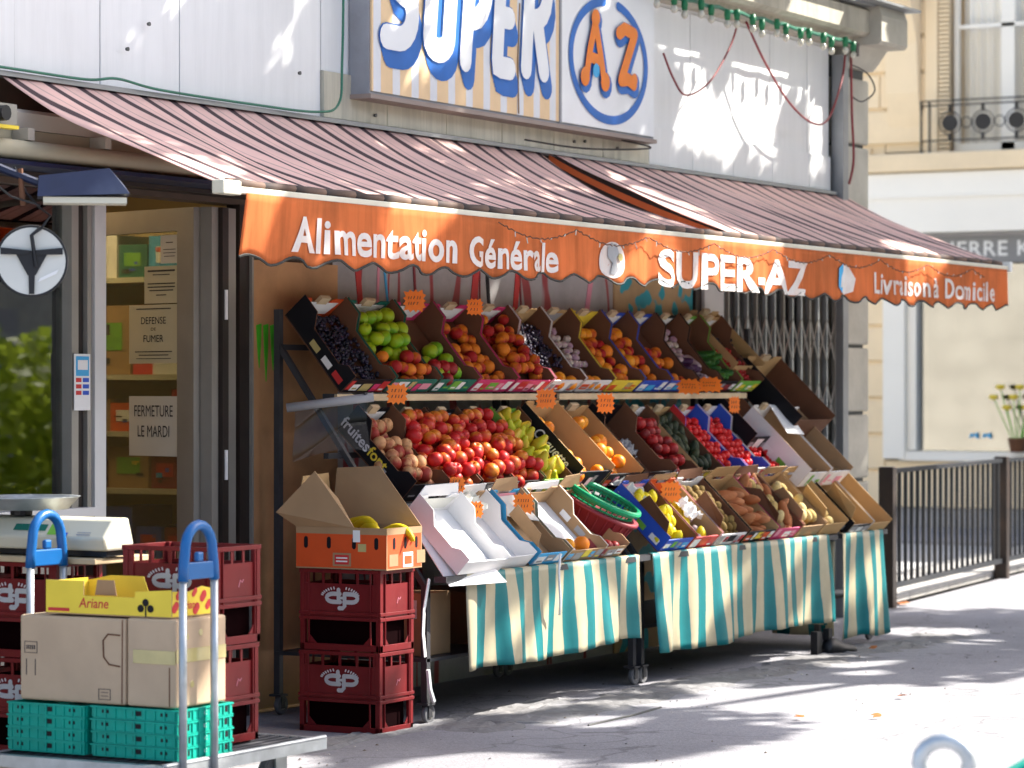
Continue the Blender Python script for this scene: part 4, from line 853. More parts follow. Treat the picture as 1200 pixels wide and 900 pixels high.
# cartons on the trays
def carton(x0, x1, y0, y1, z0, z1, name, label, extra=None, m_='kraft'):
    t = thing(name, label, 'carton', ((x0+x1)/2, (y0+y1)/2, z0))
    mb = MB(); nx, ny, nz = 6, 8, 6; r_ = random.Random(int(x0*1000+y0*100))
    mb.box(x0, x1, y0, y1, z0, z1); o = mb.build('body', m_, t, bevel=.008)
    if extra: extra(t)
    return t
def ex1(t):
    MB().tube([(8.1085, 6.03+.012, .39), (8.108, 6.03+.010, .672)], .0022, 4).build('seam', 'cardD', t)
    hnd = MB(); hnd.tube([(8.108, 6.05, .515), (8.108, 6.095, .52), (8.108, 6.118, .545), (8.108, 6.12, .60), (8.108, 6.10, .622), (8.108, 6.05, .62)], .0028, 5); hnd.build('handle_cut', 'cardD', t)
    pr = MB()
    def frame(y0, y1, z0, z1): 
        for a in ((y0, y1, z0, z0+.002), (y0, y1, z1-.002, z1), (y0, y0+.002, z0+.0021, z1-.0021), (y1-.002, y1, z0+.0021, z1-.0021)): pr.box(8.1083, 8.1094, *a)
    frame(6.40, 6.455, .545, .585); frame(6.09, 6.14, .40, .437)
    for z in (.412, .424): pr.box(8.1083, 8.1094, 6.10, 6.13, z, z+.002)
    for y in (6.448, 6.410): pr.box(8.1083, 8.1094, y-.003, y, .47, .525)
    for i in range(5): pr.box(8.1083, 8.1094, 6.41+.008*i, 6.414+.008*i, .558, .572)
    pr.build('print', 'ink', t)['kind'] = 'stuff'
def ex2(t):
    tp = MB(); tp.box(8.1075, 8.1094, 5.822, 5.995, .53, .575); tp.box(8.11, 8.395, 5.8175, 5.8194, .535, .58); tp.build('tape', 'tape', t)
    MB().box(8.1085, 8.1094, 5.845, 5.849, .39, .52).build('seam', 'cardD', t)
    s_ = MB()
    for x, z in ((8.2, .46), (8.25, .63), (8.17, .62)): s_.lathe([(.012, 0), (.011, -.0008)], (x, 5.8192, z), 8, axis='y')
    s_.build('stain', 'tape', t)['kind'] = 'stuff'
carton(8.11, 8.40, 6.03, 6.475, .385, .675, 'carton', 'large tan carton with side handle cut-out lying on the teal crates', ex1)
carton(8.11, 8.40, 5.82, 6.022, .385, .680, 'carton', 'tan carton wrapped with yellow tape next to the trolley handle', ex2)
# yellow apple tray
yt = thing('apple_tray', 'yellow cardboard apple tray with red lettering on top of the tan cartons', 'tray', (8.25, 6.1, .682))
x0, x1, y0, y1, zb = 8.125, 8.36, 5.85, 6.375, .682
MB().box(x0, x1, y0, y1, zb, zb+.004).build('base', 'card', yt)
hf = [(y0, zb+.0045), (y1, zb+.0045), (y1, zb+.115), (y1-.17*0-.16, zb+.115), (y1-.16, zb+.065), (y0+.15, zb+.065), (y0+.15, zb+.085), (y0, zb+.095)]
MB().prism(hf, 'x', x0, x0+.004, 1, 0, 1).build('front_panel', ['yel', 'card'], yt)
MB().prism([(a, b) for a, b in [(y0, zb+.0045), (y1, zb+.0045), (y1, zb+.10), (y1-.10, zb+.12), (y1-.24, zb+.12), (y1-.26, zb+.07), (y0+.1, zb+.06), (y0, zb+.09)]], 'x', x1-.004, x1, 1, 1, 0).build('back_panel', ['yel', 'yel'], yt)
MB().prism([(x0+.0045, zb+.0045), (x1-.0045, zb+.0045), (x1-.0045, zb+.09), (x1-.06, zb+.10), (x0+.1, zb+.085), (x0+.0045, zb+.09)], 'y', y0, y0+.004, 1, 0, 1).build('side_panel', ['yel', 'card'], yt)
MB().prism([(x0+.0045, zb+.0045), (x1-.0045, zb+.0045), (x1-.0045, zb+.11), (x0+.0045, zb+.11)], 'y', y1-.004, y1, 1, 1, 0).build('side_panel', ['yel', 'yel'], yt)
MB().prism([(6.10, zb+.066), (6.19, zb+.066), (6.18, zb+.118), (6.11, zb+.118)], 'x', x0+.03, x0+.034).build('flap', 'card', yt)
tx = MB(); text_into(tx, 'Ariane', lambda a, b: (x0-.001, 6.235-a, zb+.025+b), .125, .034, .01, 0, .15); tx.build('lettering', 'red', yt)
MB().box(x0-.0012, x0-.0003, 6.275, 6.365, zb+.010, zb+.021).build('red_strip', 'red', yt)
fl_ = MB()
for a_, b_ in ((5.955, .05), (5.975, .030), (5.935, .030)): stroke(fl_, [(a_, zb+b_), (a_+.001, zb+b_)], .013, 0, 0, .1)
stroke(fl_, [(5.955, zb+.005), (5.955, zb+.04)], .003, 0, 0, .1); fl_.xf(lambda u, d, z: (x0-.0015+d, u, z)); fl_.build('flower_mark', 'blk', yt)
rd = MB()
for i, (xa, za, rr2) in enumerate(((8.14, .03, .014), (8.16, .07, .012), (8.26, .02, .014), (8.30, .06, .014), (8.33, .03, .012), (8.25, .075, .01))): stroke(rd, [(xa, zb+za), (xa+.012, zb+za+.012)], rr2, y0-.001, 0, .06)
rd.build('apple_print', 'red', yt); tx = MB(); text_into(tx, 'Ariane', lambda a, b: (8.175+a, y0-.003, zb+.028+b), .10, .028, .01); tx.build('lettering', 'red', yt)

# banana box on the left crate stack
bb_ = thing('banana_box', 'orange banana carton with open brown flaps on top of two crates', 'carton', (10.75, 6.78, .688))
X0, X1, Y0, Y1, Z0 = 10.60, 10.885, 6.535, 6.985, .690; h = .175
MB().box(X0, X1, Y0, Y1, Z0, Z0+.005).build('base', 'card', bb_)
def pan(poly, ax, a, b, nm='side_panel'): return MB().prism(poly, ax, a, b, 1, 0 if True else 1, 1).build(nm, ['org', 'card'], bb_)
pan([(Y0, Z0+.0055), (Y1, Z0+.0055), (Y1, Z0+h), (Y0, Z0+h)], 'x', X0, X0+.006, 'front_panel')
MB().prism([(Y0, Z0+.0055), (Y1, Z0+.0055), (Y1, Z0+h), (Y0, Z0+h)], 'x', X1, X1-.006, 1, 0, 1).build('back_panel', ['org', 'card'], bb_)
pan([(X0+.0065, Z0+.0055), (X1-.0065, Z0+.0055), (X1-.0065, Z0+h), (X0+.0065, Z0+h)], 'y', Y0, Y0+.006)
MB().prism([(X0+.0065, Z0+.0055), (X1-.0065, Z0+.0055), (X1-.0065, Z0+h), (X0+.0065, Z0+h)], 'y', Y1, Y1-.006, 1, 0, 1).build('side_panel', ['org', 'card'], bb_)
bd = MB(); bd.box(X0-.0012, X0-.0003, Y0, Y1, Z0+h-.028, Z0+h); bd.box(X0, X1, Y0-.0012, Y0-.0003, Z0+h-.028, Z0+h); bd.build('top_band', 'card', bb_)
sl_ = MB()
for y in (Y0+.05, Y0+.16, Y0+.285, Y0+.40): stroke(sl_, [(y, Z0+.095), (y, Z0+.125)], .010, 0, 0, .02)
sl_.xf(lambda u, d, z: (X0-.001+d, u, z)); n0 = len(sl_.v)
sl_.build('air_slot', 'blk', bb_)['kind'] = 'stuff'
for x in (X0+.06, X0+.15, X0+.24): q_ = MB(); stroke(q_, [(x, Z0+.095), (x, Z0+.125)], .010, Y0-.001, 0, .02); q_.build('air_slot', 'blk', bb_)
lb = MB(); lb.box(X0-.0016, X0-.0008, Y0+.175, Y0+.265, Z0+.012, Z0+.068, 0); lb.box(X0-.0024, X0-.0018, Y0+.185, Y0+.255, Z0+.020, Z0+.060, 1); lb.box(X0-.003, X0-.0025, Y0+.192, Y0+.248, Z0+.030, Z0+.036, 2); lb.box(X0-.003, X0-.0025, Y0+.192, Y0+.248, Z0+.044, Z0+.050, 2)
lb.box(X0+.02, X0+.09, Y0-.0016, Y0-.0008, Z0+.015, Z0+.065, 0); lb.box(X0+.13, X0+.21, Y0-.0016, Y0-.0008, Z0+.008, Z0+.07, 2); lb.box(X0+.14, X0+.20, Y0-.0024, Y0-.0018, Z0+.02, Z0+.055, 3); lb.box(X0+.24, X0+.31, Y0-.0016, Y0-.0008, Z0+.02, Z0+.075, 0)
lb.box(X0-.0016, X0-.0008, Y0+.13, Y0+.165, Z0+.115, Z0+.165, 2); lb.box(X0-.0016, X0-.0008, Y0+.10, Y0+.14, Z0+.075, Z0+.108, 4); lb.build('label', ['card', 'red', 'white', 'org', 'tape'], bb_)['kind'] = 'stuff'
# flaps: front flap raised towards the wall side, side flap up
MB().add([(X0, Y1, Z0+h), (X0, Y0+.16, Z0+h), (X0+.03, Y0+.26, Z0+h+.12), (X0-.01, Y1-.10, Z0+h+.235), (X0-.05, Y1+.07, Z0+h+.06)], [(0,1,2,3,4)]).build('flap', 'card', bb_).modifiers.new('t', 'SOLIDIFY').thickness = .005
MB().add([(X1, Y0, Z0+h), (X1, Y1, Z0+h), (X1+.04, Y1, Z0+h+.24), (X1+.05, Y0+.24, Z0+h+.25)], [(0,1,2,3)]).build('flap', 'card', bb_).modifiers.new('t', 'SOLIDIFY').thickness = .005
MB().add([(X0, Y1, Z0+h), (X1, Y1, Z0+h), (X1, Y1+.02, Z0+h+.22), (X0+.1, Y1+.03, Z0+h+.21)], [(0,1,2,3)]).build('flap', 'tan', bb_).modifiers.new('t', 'SOLIDIFY').thickness = .005
def banana_me():
    mb = MB(); n = 12; pts = []; rs = []
    for i in range(n+1): a = R(-65+130*i/n); pts.append((.11*math.sin(a), 0, .11*math.cos(a)-.11)); t = i/n; rs.append(.019*min(1, .25+3.2*min(t, 1-t)))
    mb.tube(pts, rs, 7); return mb.mesh('banana', FM['banana'], True)
bm_ = banana_me()
for i, (x, y, z, rz, rx) in enumerate(((10.76, 6.74, .885, 1.2, .2), (10.78, 6.77, .89, 1.35, .35), (10.80, 6.80, .885, 1.5, .5), (10.74, 6.71, .865, 1.05, .0), (10.78, 6.60, .86, 1.4, .1), (10.80, 6.62, .855, 1.5, .3), (10.83, 6.63, .85, 1.6, .5))):
    tag(link('banana', bm_, None, (x, y, z), (rx, .1, rz)), ['back', 'middle', 'front'][min(i, 2)]+' banana of the rear bunch in the orange carton' if i < 3 else ['lone curved', 'back', 'middle', 'front'][i-3]+' banana nearest the corner of the orange carton', 'banana', 'bananas in the carton')
# ------------------------------------------------------------------ fruit meshes
def ball(prof, n=14, m_='apple', name='fruit', bend=0, lump=0, seed=0, sc=(1, 1, 1)):
    mb = MB(); mb.lathe(prof, (0, 0, 0), n)
    r = random.Random(seed); ph = [r.uniform(0, 6) for _ in range(6)]
    def f(x, y, z):
        k = 1+lump*(math.sin(x*60+ph[0])+math.sin(y*55+ph[1])+math.sin(z*50+ph[2]))
        return (x*k*sc[0]+bend*z*z*8, y*k*sc[1], z*k*sc[2])
    mb.xf(f); return mb.mesh(name, FM[m_], True)
def circ(r, k=8, top=0, squash=1): 
    out = []
    for i in range(k+1):
        a = -math.pi/2+math.pi*i/k; rr_, z = r*math.cos(a), r*math.sin(a)*squash
        out.append((max(rr_, .0006), z))
    if top: out = out[:-1]+[(r*.28, r*squash*.90), (.0006, r*squash*(.90-top))]
    return out
APPLE = [ball(circ(.037, 8, .25, .93), 14, 'apple', 'apple', 0, .02, s) for s in (1, 2, 3)]
GAPPLE = [ball(circ(.038, 8, .25, .93), 14, 'gapple', 'apple', 0, .02, s) for s in (1, 2)]
ORANGE = [ball(circ(.038, 8, .06, .97), 14, 'orange', 'orange', 0, .01, 4)]
PEACH = [ball(circ(.034, 8, .15, .95), 14, 'peach', 'peach', 0, .02, 5), ball(circ(.032, 8, .15, .95), 14, 'peach', 'peach', 0, .02, 6)]
BPEACH = [ball(circ(.034, 8, .12, 1.05), 14, 'brownpear', 'peach', 0, .03, 7)]
PLUM = [ball(circ(.034, 8, .2, .95), 14, 'plum', 'apple', 0, .02, 8)]
TOM = [ball(circ(.026, 7, .12, .88), 12, 'tomato', 'tomato', 0, .01, 9)]
PEAR = [ball([(.0006, -.045), (.022, -.043), (.034, -.028), (.037, -.010), (.031, .010), (.020, .030), (.015, .044), (.009, .052), (.0006, .052)], 14, 'pear', 'pear', .1, .03, 10)]
KIWI = [ball(circ(.024, 7, 0, 1.3), 10, 'kiwi', 'kiwi', 0, .02, 11)]
POTATO = [ball(circ(.028, 8, 0, 1.35), 12, 'potato', 'potato', .3, .06, s) for s in (12, 13, 14)]
SWEET = [ball(circ(.03, 9, 0, 2.3), 12, 'sweet', 'sweet_potato', .5, .06, s) for s in (15, 16)]
LEMON = [ball([(.0006, -.045), (.006, -.042), (.016, -.034), (.027, -.015), (.029, 0), (.027, .015), (.016, .034), (.006, .042), (.0006, .045)], 12, 'lemon', 'lemon', 0, .02, 17)]
ONION = [ball(circ(.030, 7, -.25, .9), 12, 'onion', 'onion', 0, .02, 18)]
GARLIC = [ball(circ(.026, 7, -.45, .8), 12, 'garlic', 'garlic', 0, .06, 19)]
AVO = [ball([(.0006, -.04), (.024, -.036), (.031, -.012), (.026, .012), (.016, .034), (.0006, .042)], 12, 'avocado', 'avocado', 0, .02, 20)]
AUB = [ball([(.0006, -.08), (.026, -.07), (.036, -.04), (.03, 0), (.02, .05), (.012, .07), (.0006, .075)], 12, 'aub', 'aubergine', .2, .02, 21)]
COURG = [ball([(.0006, -.09), (.018, -.085), (.021, 0), (.016, .08), (.0006, .09)], 10, 'greenveg', 'courgette', .2, .02, 22)]
RAD = {'apple': .037, 'orange': .038, 'peach': .034, 'tomato': .026, 'pear': .036, 'kiwi': .025, 'potato': .03, 'sweet_potato': .034, 'lemon': .03, 'onion': .03, 'garlic': .024, 'avocado': .03, 'aubergine': .034, 'courgette': .024}

# ------------------------------------------------------------------ the racks
TILT = R(44); LB = .45; HB = .112
TIER = {1: (7.10, 1.43), 2: (6.84, .95), 3: (6.53, .645)}
rk = {}
def rack(x0, x1, label, tiers=(1, 2, 3), legs=True):
    t = thing('display_rack', label, 'display rack', ((x0+x1)/2, 6.9, 0))
    for xl in (x0+.02, x1-.02):
        MB().box(xl-.015, xl+.015, 6.60, 6.63, .095, .60).build('leg', 'darksteel', t); MB().box(xl-.015, xl+.015, 7.36, 7.39, .095, 1.80).build('leg', 'darksteel', t)
        for yy in (6.615, 7.375):
            MB().box(xl-.03, xl+.03, yy-.03, yy+.03, .085, .0945).build('caster_plate', 'darksteel', t)
            cs = MB(); cs.lathe([(.02, -.011), (.040, -.011), (.044, -.006), (.044, .006), (.040, .011), (.02, .011)], (xl+.02, yy, .0455), 18, axis='y'); c_ = cs.build('caster', 'rubber', t)
            MB().lathe([(.022, -.013), (.022, .013)], (xl+.02, yy, .0455), 12, axis='y').build('hub', 'alu', c_)
            f_ = MB(); f_.box(xl, xl+.03, yy-.018, yy-.0145, .03, .0845); f_.box(xl, xl+.03, yy+.0145, yy+.018, .03, .0845); f_.build('fork', 'darksteel', c_)
        # sloped stringer
        MB().add([(xl-.012, 6.60, .55), (xl+.012, 6.60, .55), (xl+.012, 7.37, 1.62), (xl-.012, 7.37, 1.62), (xl-.012, 6.60, .59), (xl+.012, 6.60, .59), (xl+.012, 7.37, 1.66), (xl-.012, 7.37, 1.66)], [(0,3,2,1),(4,5,6,7),(0,1,5,4),(1,2,6,5),(2,3,7,6),(3,0,4,7)]).build('stringer', 'darksteel', t)
    for k in tiers:
        y, z = TIER[k]
        MB().box(x0, x1, y-.03, y+.03, z-.03, z-.004).build('shelf_rail', 'darksteel', t)
        if k < 3: MB().box(x0, x1, y-.045, y-.031, z-.036, z-.006).build('price_rail', 'plank' if k == 1 else 'grey', t)
        MB().box(x0, x1, y+.26, y+.285, z+.19, z+.215).build('back_rail', 'darksteel', t)
    MB().box(x0, x1, 6.6, 7.38, .27, .285).build('lower_shelf', 'darksteel', t)
    return t
rack(11.03, 13.03, 'black steel display rack on casters at the left of the stall', )
rack(13.08, 15.30, 'black steel display rack on casters in the middle of the stall')
rack(15.36, 16.02, 'short display rack at the right end of the stall', tiers=(3,))

def rot_m(x, y, z, rx=TILT, rz=0, ry=0): return Matrix.Translation((x, y, z)) @ Matrix.Rotation(rz, 4, 'Z') @ Matrix.Rotation(ry, 4, 'Y') @ Matrix.Rotation(rx, 4, 'X')
def fruit_box(x0, x1, tier, outer, inner, label, front=('white',), L=LB, h=HB, dz=0, dy=0, rz=0, tilt=TILT, gus=True, backlab='white', name='fruit_box', back=None, text=None, sides=True, z_in=.0, ry=0, clip=True):
    y, z = TIER[tier] if tier else (dy, dz)
    if tier == 3: L, h = .38, (.095 if gus else .105)
    if tier == 1: tilt = R(50)
    if tier: y += dy; z += dz
    wd = x1-x0-.008; mt = rot_m(x0, y, z, tilt, rz, ry)
    t = thing(name, label, 'fruit box'); t.matrix_world = mt; t.location = mt.to_translation(); t.rotation_euler = mt.to_euler()
    def q(mb, nm, m_): return mb.build(nm, m_, t, local=True)
    th_ = .005
    q(MB().box(0, wd, 0, L, 0, th_), 'base', inner)
    g = (.02 if tier == 3 else .03) if gus else 0; lo = h*.72
    prof = [(0, th_+.0004), (L, th_+.0004), (L, h+g), (L-.10, h+g), (L-.15, lo), (.10, lo), (.06, h), (0, h)] if gus else [(0, th_+.0004), (L, th_+.0004), (L, h), (0, h)]
    q(MB().prism(prof, 'x', 0, th_, 1, 0, 1), 'side_panel', [outer, inner]); q(MB().prism(prof, 'x', wd, wd-th_, 1, 0, 1), 'side_panel', [outer, inner])
    hb = h+.012
    bp = [(th_, th_+.0004), (wd-th_, th_+.0004), (wd-th_, hb), (wd*.78, hb), (wd*.70, hb-.03), (wd*.30, hb-.03), (wd*.22, hb), (th_, hb)]
    q(MB().prism(bp, 'y', L-th_, L, 1, 1, 0), 'back_panel', [outer, back or outer])
    q(MB().box(th_, wd-th_, 0, th_, th_+.0004, h*.80, 0), 'front_panel', outer if front[0] != 'plain' else inner)
    if tier == 3:
        rf = random.Random(int(x0*331))
        e = rf.uniform(.04, .09); k = rf.uniform(-.3, .5)*e
        f_ = MB().add([(th_, L, h), (wd-th_, L, h), (wd-th_-rf.uniform(.01, .05), L+k, h+e), (th_+rf.uniform(.01, .05), L+k, h+e*rf.uniform(.7, 1.1))], [(0, 1, 2, 3)]); o = q(f_, 'flap', inner); o.modifiers.new('t', 'SOLIDIFY').thickness = .004
        if rf.random() < .75:
            e = rf.uniform(.05, .10); f_ = MB().add([(0, .03, h+.001), (0, .20+rf.uniform(0, .1), h+.001), (-e*rf.uniform(-.4, .8), .22, h+e), (-e*.3, .05, h+e*.8)], [(0, 1, 2, 3)]); o = q(f_, 'flap', inner); o.modifiers.new('t', 'SOLIDIFY').thickness = .004
    if backlab: q(MB().prism([(wd*.16, h*.25), (wd*.84, h*.25), (wd*.92, h*.92), (wd*.08, h*.92)], 'y', L-th_-.0025, L-th_-.001), 'inner_label', backlab)
    if clip: q(MB().box(wd*.40, wd*.62, L-.012, L+.006, hb-.028, hb+.012), 'clip', 'plank')
    rr_ = random.Random(int(x0*100)+tier*7)
    if front[0] != 'plain' and len(front) > 1:
        fp_ = MB(); u = .012; i = 0
        while u < wd-.04:
            w_ = rr_.uniform(.03, .09); w_ = min(w_, wd-.008-u); z0 = rr_.uniform(.010, .03); z1 = rr_.uniform(.055, h*.76)
            fp_.box(u, u+w_, -.0012, -.0003, z0, z1, i % (len(front)-1)); 
            if rr_.random() < .7: fp_.box(u+w_*.2, u+w_*.8, -.0024, -.0016, z0+.01, z0+.02, (i+1) % (len(front)-1))
            u += w_+rr_.uniform(.004, .02); i += 1
        o = q(fp_, 'front_print', list(front[1:])); o['kind'] = 'stuff'
        sp_ = MB(); u = .03
        for i in range(3): sp_.box(-.0012, -.0003, u, u+.06, .02, .05, i % (len(front)-1)); u += .085+rr_.uniform(0, .03)
        o = q(sp_, 'side_print', list(front[1:])); o['kind'] = 'stuff'
    if text:
        tx = MB(); text_into(tx, text[0], lambda a, b: (-.0016, L*.90-a, h*.25+b) if text[1] == 'side' else (wd*.1+a, -.003, h*.2+b), *(text[2:4]), .012, 0)
        if text[1] == 'side': q(tx, 'lettering', text[4])
    return t, mt, wd
def scatter(t, mt, wd, meshes, label, group, y0=.02, y1=.42, layers=1, base=.006, jit=.42, drop=.0, xr=None, seed=0, flat_=False, dense=2.0, rise=0, maxn=999, cat=None, rand=None, lab_low=None):
    kind = meshes[0].name.split('.')[0]; r = RAD[kind]; rr_ = rand or random.Random(seed+int(mt.to_translation().x*50))
    if mt.to_translation().z < .7: y1 = min(y1, .35)
    x_0, x_1 = xr or (.008+r*.9, wd-.008-r*.9); n = 0
    for L_ in range(layers):
        y = y0+r+(r*.9 if L_ % 2 else 0); row = 0; ORD = ['first', 'second', 'third', 'fourth', 'fifth', 'sixth', 'seventh', 'eighth', 'ninth', 'tenth', 'eleventh', 'twelfth']
        while y < y1-r*.4:
            x = x_0+(r*.9 if (row+L_) % 2 else 0); colm = 0
            while x <= x_1+.004:
                if rr_.random() >= drop+(.06 if maxn > 1 else 0) and n < maxn:
                    loc = mt @ Vector((x+rr_.uniform(-jit, jit)*r, y+rr_.uniform(-jit, jit)*r, base+r*.92+L_*r*1.45+rise*(y-y0)+rr_.uniform(0, .2)*r))
                    rot = (rr_.uniform(-.7, .7), rr_.uniform(-.7, .7), rr_.uniform(0, 6.3)) if not flat_ else (math.pi/2+rr_.uniform(-.3, .3), rr_.uniform(-.2, .2), rr_.uniform(-.6, .6))
                    if kind == 'pear': rot = (rr_.uniform(.3, .9), rr_.uniform(-.5, .5), rr_.uniform(-.8, .8))
                    lb_ = label if maxn == 1 else f"{label}, {ORD[min(row, 11)]} row, {ORD[min(colm, 11)]} along"+(', on top' if L_ else ''); lb_ = ' '.join(lb_.split()[:16])
                    tag(link(kind, rr_.choice(meshes), None, loc, rot, rr_.uniform(.82, 1.10)), lb_, cat or kind.replace('_', ' '), group); n += 1; colm += 1
                x += r*dense
            y += r*dense*.88; row += 1
def grapes(t, mt, wd, label, y0=.03, y1=.41, n=330, m_='grape', r=.0105, hh=.06, cat='grapes'):
    mb = MB(); rr_ = random.Random(int(mt.to_translation().x*77)+n)
    base = []
    for i in range(5): pass
    ico = [(0, 0, 1), (.89, 0, .45), (.28, .85, .45), (-.72, .53, .45), (-.72, -.53, .45), (.28, -.85, .45), (.72, .53, -.45), (-.28, .85, -.45), (-.89, 0, -.45), (-.28, -.85, -.45), (.72, -.53, -.45), (0, 0, -1)]
    icf = [(0,1,2),(0,2,3),(0,3,4),(0,4,5),(0,5,1),(1,6,2),(2,7,3),(3,8,4),(4,9,5),(5,10,1),(6,7,2),(7,8,3),(8,9,4),(9,10,5),(10,6,1),(11,7,6),(11,8,7),(11,9,8),(11,10,9),(11,6,10)]
    for i in range(n):
        x = rr_.uniform(.015, wd-.015); y = rr_.uniform(y0, y1); b = .5+.5*math.sin(x*38+i%3)*math.sin(y*31)
        p = mt @ Vector((x, y, .012+hh*(.35+.65*b)*rr_.uniform(.75, 1))); q = r*rr_.uniform(.85, 1.15)
        mb.add([(p.x+a*q, p.y+b_*q, p.z+c_*q) for a, b_, c_ in ico], icf)
    tag(mb.build(cat.replace(' ', '_'), FM[m_], smooth=True), label, cat, kind='stuff')
def tagcard(x, y, z, s=.055, label='', yaw=None, squash=1, tilt=0):
    mb = MB(); n = 13; pts = []
    rr_ = random.Random(int(x*91+z*31))
    for i in range(2*n): a = math.pi*i/n; r_ = s*(1 if i % 2 == 0 else .77)*min(1/max(abs(math.cos(a)), abs(math.sin(a))), 1.28)*.92; pts.append((r_*math.cos(a), r_*math.sin(a)*squash))
    mb.prism(pts, 'y', -.001, .001, 0)
    for row in (.014, -.012):
        u = -s*.5
        while u < s*.45: w_ = rr_.uniform(.006, .014); mb.prism([(u, row-.006), (u+.003, row-.006), (u+w_*.7, row+.007), (u+w_*.4, row+.008)], 'y', -.0022, -.0013, 1); u += w_+.004
    yaw = R(-56) if yaw is None else yaw
    o = mb.build('price_tag', ['tagor', 'ink'], None, local=True); o.location = (x, y, z); o.rotation_euler = (tilt, 0, yaw); return tag(o, label, 'price tag')
# -------- tier 1 (top)
B = {}
def T(key, *a, **k): B[key] = fruit_box(*a, **k); return B[key]
T('a1', 11.12, 11.47, 1, 'blk', 'cardD', 'black box of dark grapes, first on the top tier', ('w', 'red', 'white', 'tape', 'pink'), back='org')
grapes(*B['a1'], 'dark grapes filling the leftmost box on the top tier', n=420)
T('a2', 11.48, 11.87, 1, 'teal', 'cardD', 'teal box of green apples on the top tier beside the dark grapes', ('w', 'lpink', 'white', 'tape', 'pink'), back='teal')
scatter(*B['a2'], GAPPLE, 'green apple in the teal box on the top tier', 'green apples', y0=.17, layers=2, drop=.12, y1=.43); scatter(*B['a2'], PEACH, 'red peach at the foot of the teal box', 'peaches in the teal box', y0=.01, y1=.17, layers=2, drop=.1)
T('a3', 11.88, 12.23, 1, 'teal', 'cardD', 'box with a teal front, lined with brown paper and few apples', ('w', 'white', 'teal', 'lgreen'), back='pink')
scatter(*B['a3'], GAPPLE, 'green apple in the paper lined box on the top tier', 'green apples in the paper lined box', y0=.05, y1=.25, drop=.35); scatter(*B['a3'], PLUM, 'red apple among the green ones on the top tier', 'red apples in the paper lined box', y0=.0, y1=.12, base=.03, drop=.4)
T('a4', 12.24, 12.60, 1, 'pink', 'cardD', 'first box with a pink front holding peaches on the top tier', ('w', 'white', 'red', 'lgreen', 'lpink'), back='pink')
scatter(*B['a4'], PEACH, 'peach in the first pink fronted box', 'peaches in the first pink box', layers=1, drop=.2)
T('a5', 12.61, 12.97, 1, 'pink', 'cardD', 'second box with a pink front, heaped with red peaches', ('w', 'white', 'red', 'lpink', 'dred'), back='pink')
scatter(*B['a5'], PEACH, 'peach in the second pink fronted box', 'peaches in the second pink box', layers=2, drop=.15)
T('a6', 12.98, 13.30, 1, 'cardW', 'cardD', 'white fronted box of dark grapes in the middle of the top tier', ('w', 'grey', 'red', 'white'), back='tan', backlab='tan')
grapes(*B['a6'], 'dark grapes in the middle box of the top tier', n=330, y0=.12); scatter(*B['a6'], ORANGE, 'small orange fruit at the foot of the middle grape box', 'orange fruit below the grapes', y0=.0, y1=.10)
T('a7', 13.31, 13.62, 1, 'cardW', 'cardD', 'white fronted box with garlic left of the yellow box', ('w', 'org', 'grey', 'white'), back='tan', backlab='grey')
scatter(*B['a7'], GARLIC, 'garlic bulb in the box left of the yellow box', 'garlic left of the yellow box', y0=.14, y1=.42, drop=.2); scatter(*B['a7'], ORANGE, 'orange fruit at the foot of the garlic box', 'orange fruit below the garlic', y0=.0, y1=.12)
T('a8', 13.63, 13.96, 1, 'yel', 'cardD', 'bright yellow box of orange peaches on the top tier', ('w', 'org', 'yel', 'tape'), back='yel', backlab='yel')
scatter(*B['a8'], PEACH+ORANGE, 'peach in the bright yellow box', 'peaches in the yellow box', layers=1, drop=.12)
T('a9', 13.97, 14.28, 1, 'blue', 'cardD', 'first blue box of peaches right of the yellow box', ('w', 'white', 'sky', 'blue'), back='blue')
scatter(*B['a9'], PEACH+ORANGE, 'peach in the first blue box', 'peaches in the first blue box', layers=1, drop=.2)
T('a10', 14.29, 14.60, 1, 'blue', 'cardD', 'second blue box with red tags leaning in it', ('w', 'white', 'sky', 'grey'), back='blue')
scatter(*B['a10'], PEACH, 'peach in the second blue box', 'peaches in the second blue box', layers=1, drop=.3, y1=.25)
T('a11', 14.61, 14.90, 1, 'blk', 'cardD', 'black and white box of garlic and aubergines on the top tier', ('w', 'white', 'grey', 'dred'), back='blk')
scatter(*B['a11'], GARLIC, 'garlic bulb in the black and white box', 'garlic in the black and white box', y0=.20, layers=1, drop=.1); scatter(*B['a11'], AUB, 'pale purple aubergine in the black and white box', 'aubergines on the top tier', y0=.03, y1=.2, flat_=True, drop=.2)
T('a12', 14.91, 15.16, 1, 'blk', 'cardD', 'dark box with courgettes second from the right on the top tier', ('w', 'white', 'grey', 'dred'), back='lgreen')
scatter(*B['a12'], COURG, 'dark green courgette on the top tier', 'courgettes', y0=.06, y1=.30, flat_=True, drop=.2)
T('a13', 15.17, 15.46, 1, 'lgreen', 'cardD', 'green fronted box of cherries at the right end of the top tier', ('w', 'white', 'yel', 'lgreen'), back='tan')
grapes(*B['a13'], 'red cherries in the green fronted box', n=260, m_='cherry', y1=.27, r=.0115, cat='cherries')
T('a14', 15.26, 15.64, 0, 'tan', 'tan', 'open tan box of dark grapes standing up behind the cherries', ('plain',), dy=7.18, dz=1.50, L=.42, h=.13, gus=False, backlab=None)
grapes(*B['a14'], 'dark grapes in the tan box at the top right', n=420, y0=.05, y1=.38, hh=.08)
T('a15', 15.50, 15.98, 0, 'blk', 'cardD', 'large open brown carton leaning at the right end of the rack', ('plain',), dy=6.92, dz=1.17, L=.48, h=.17, gus=False, backlab=None, back='tan')
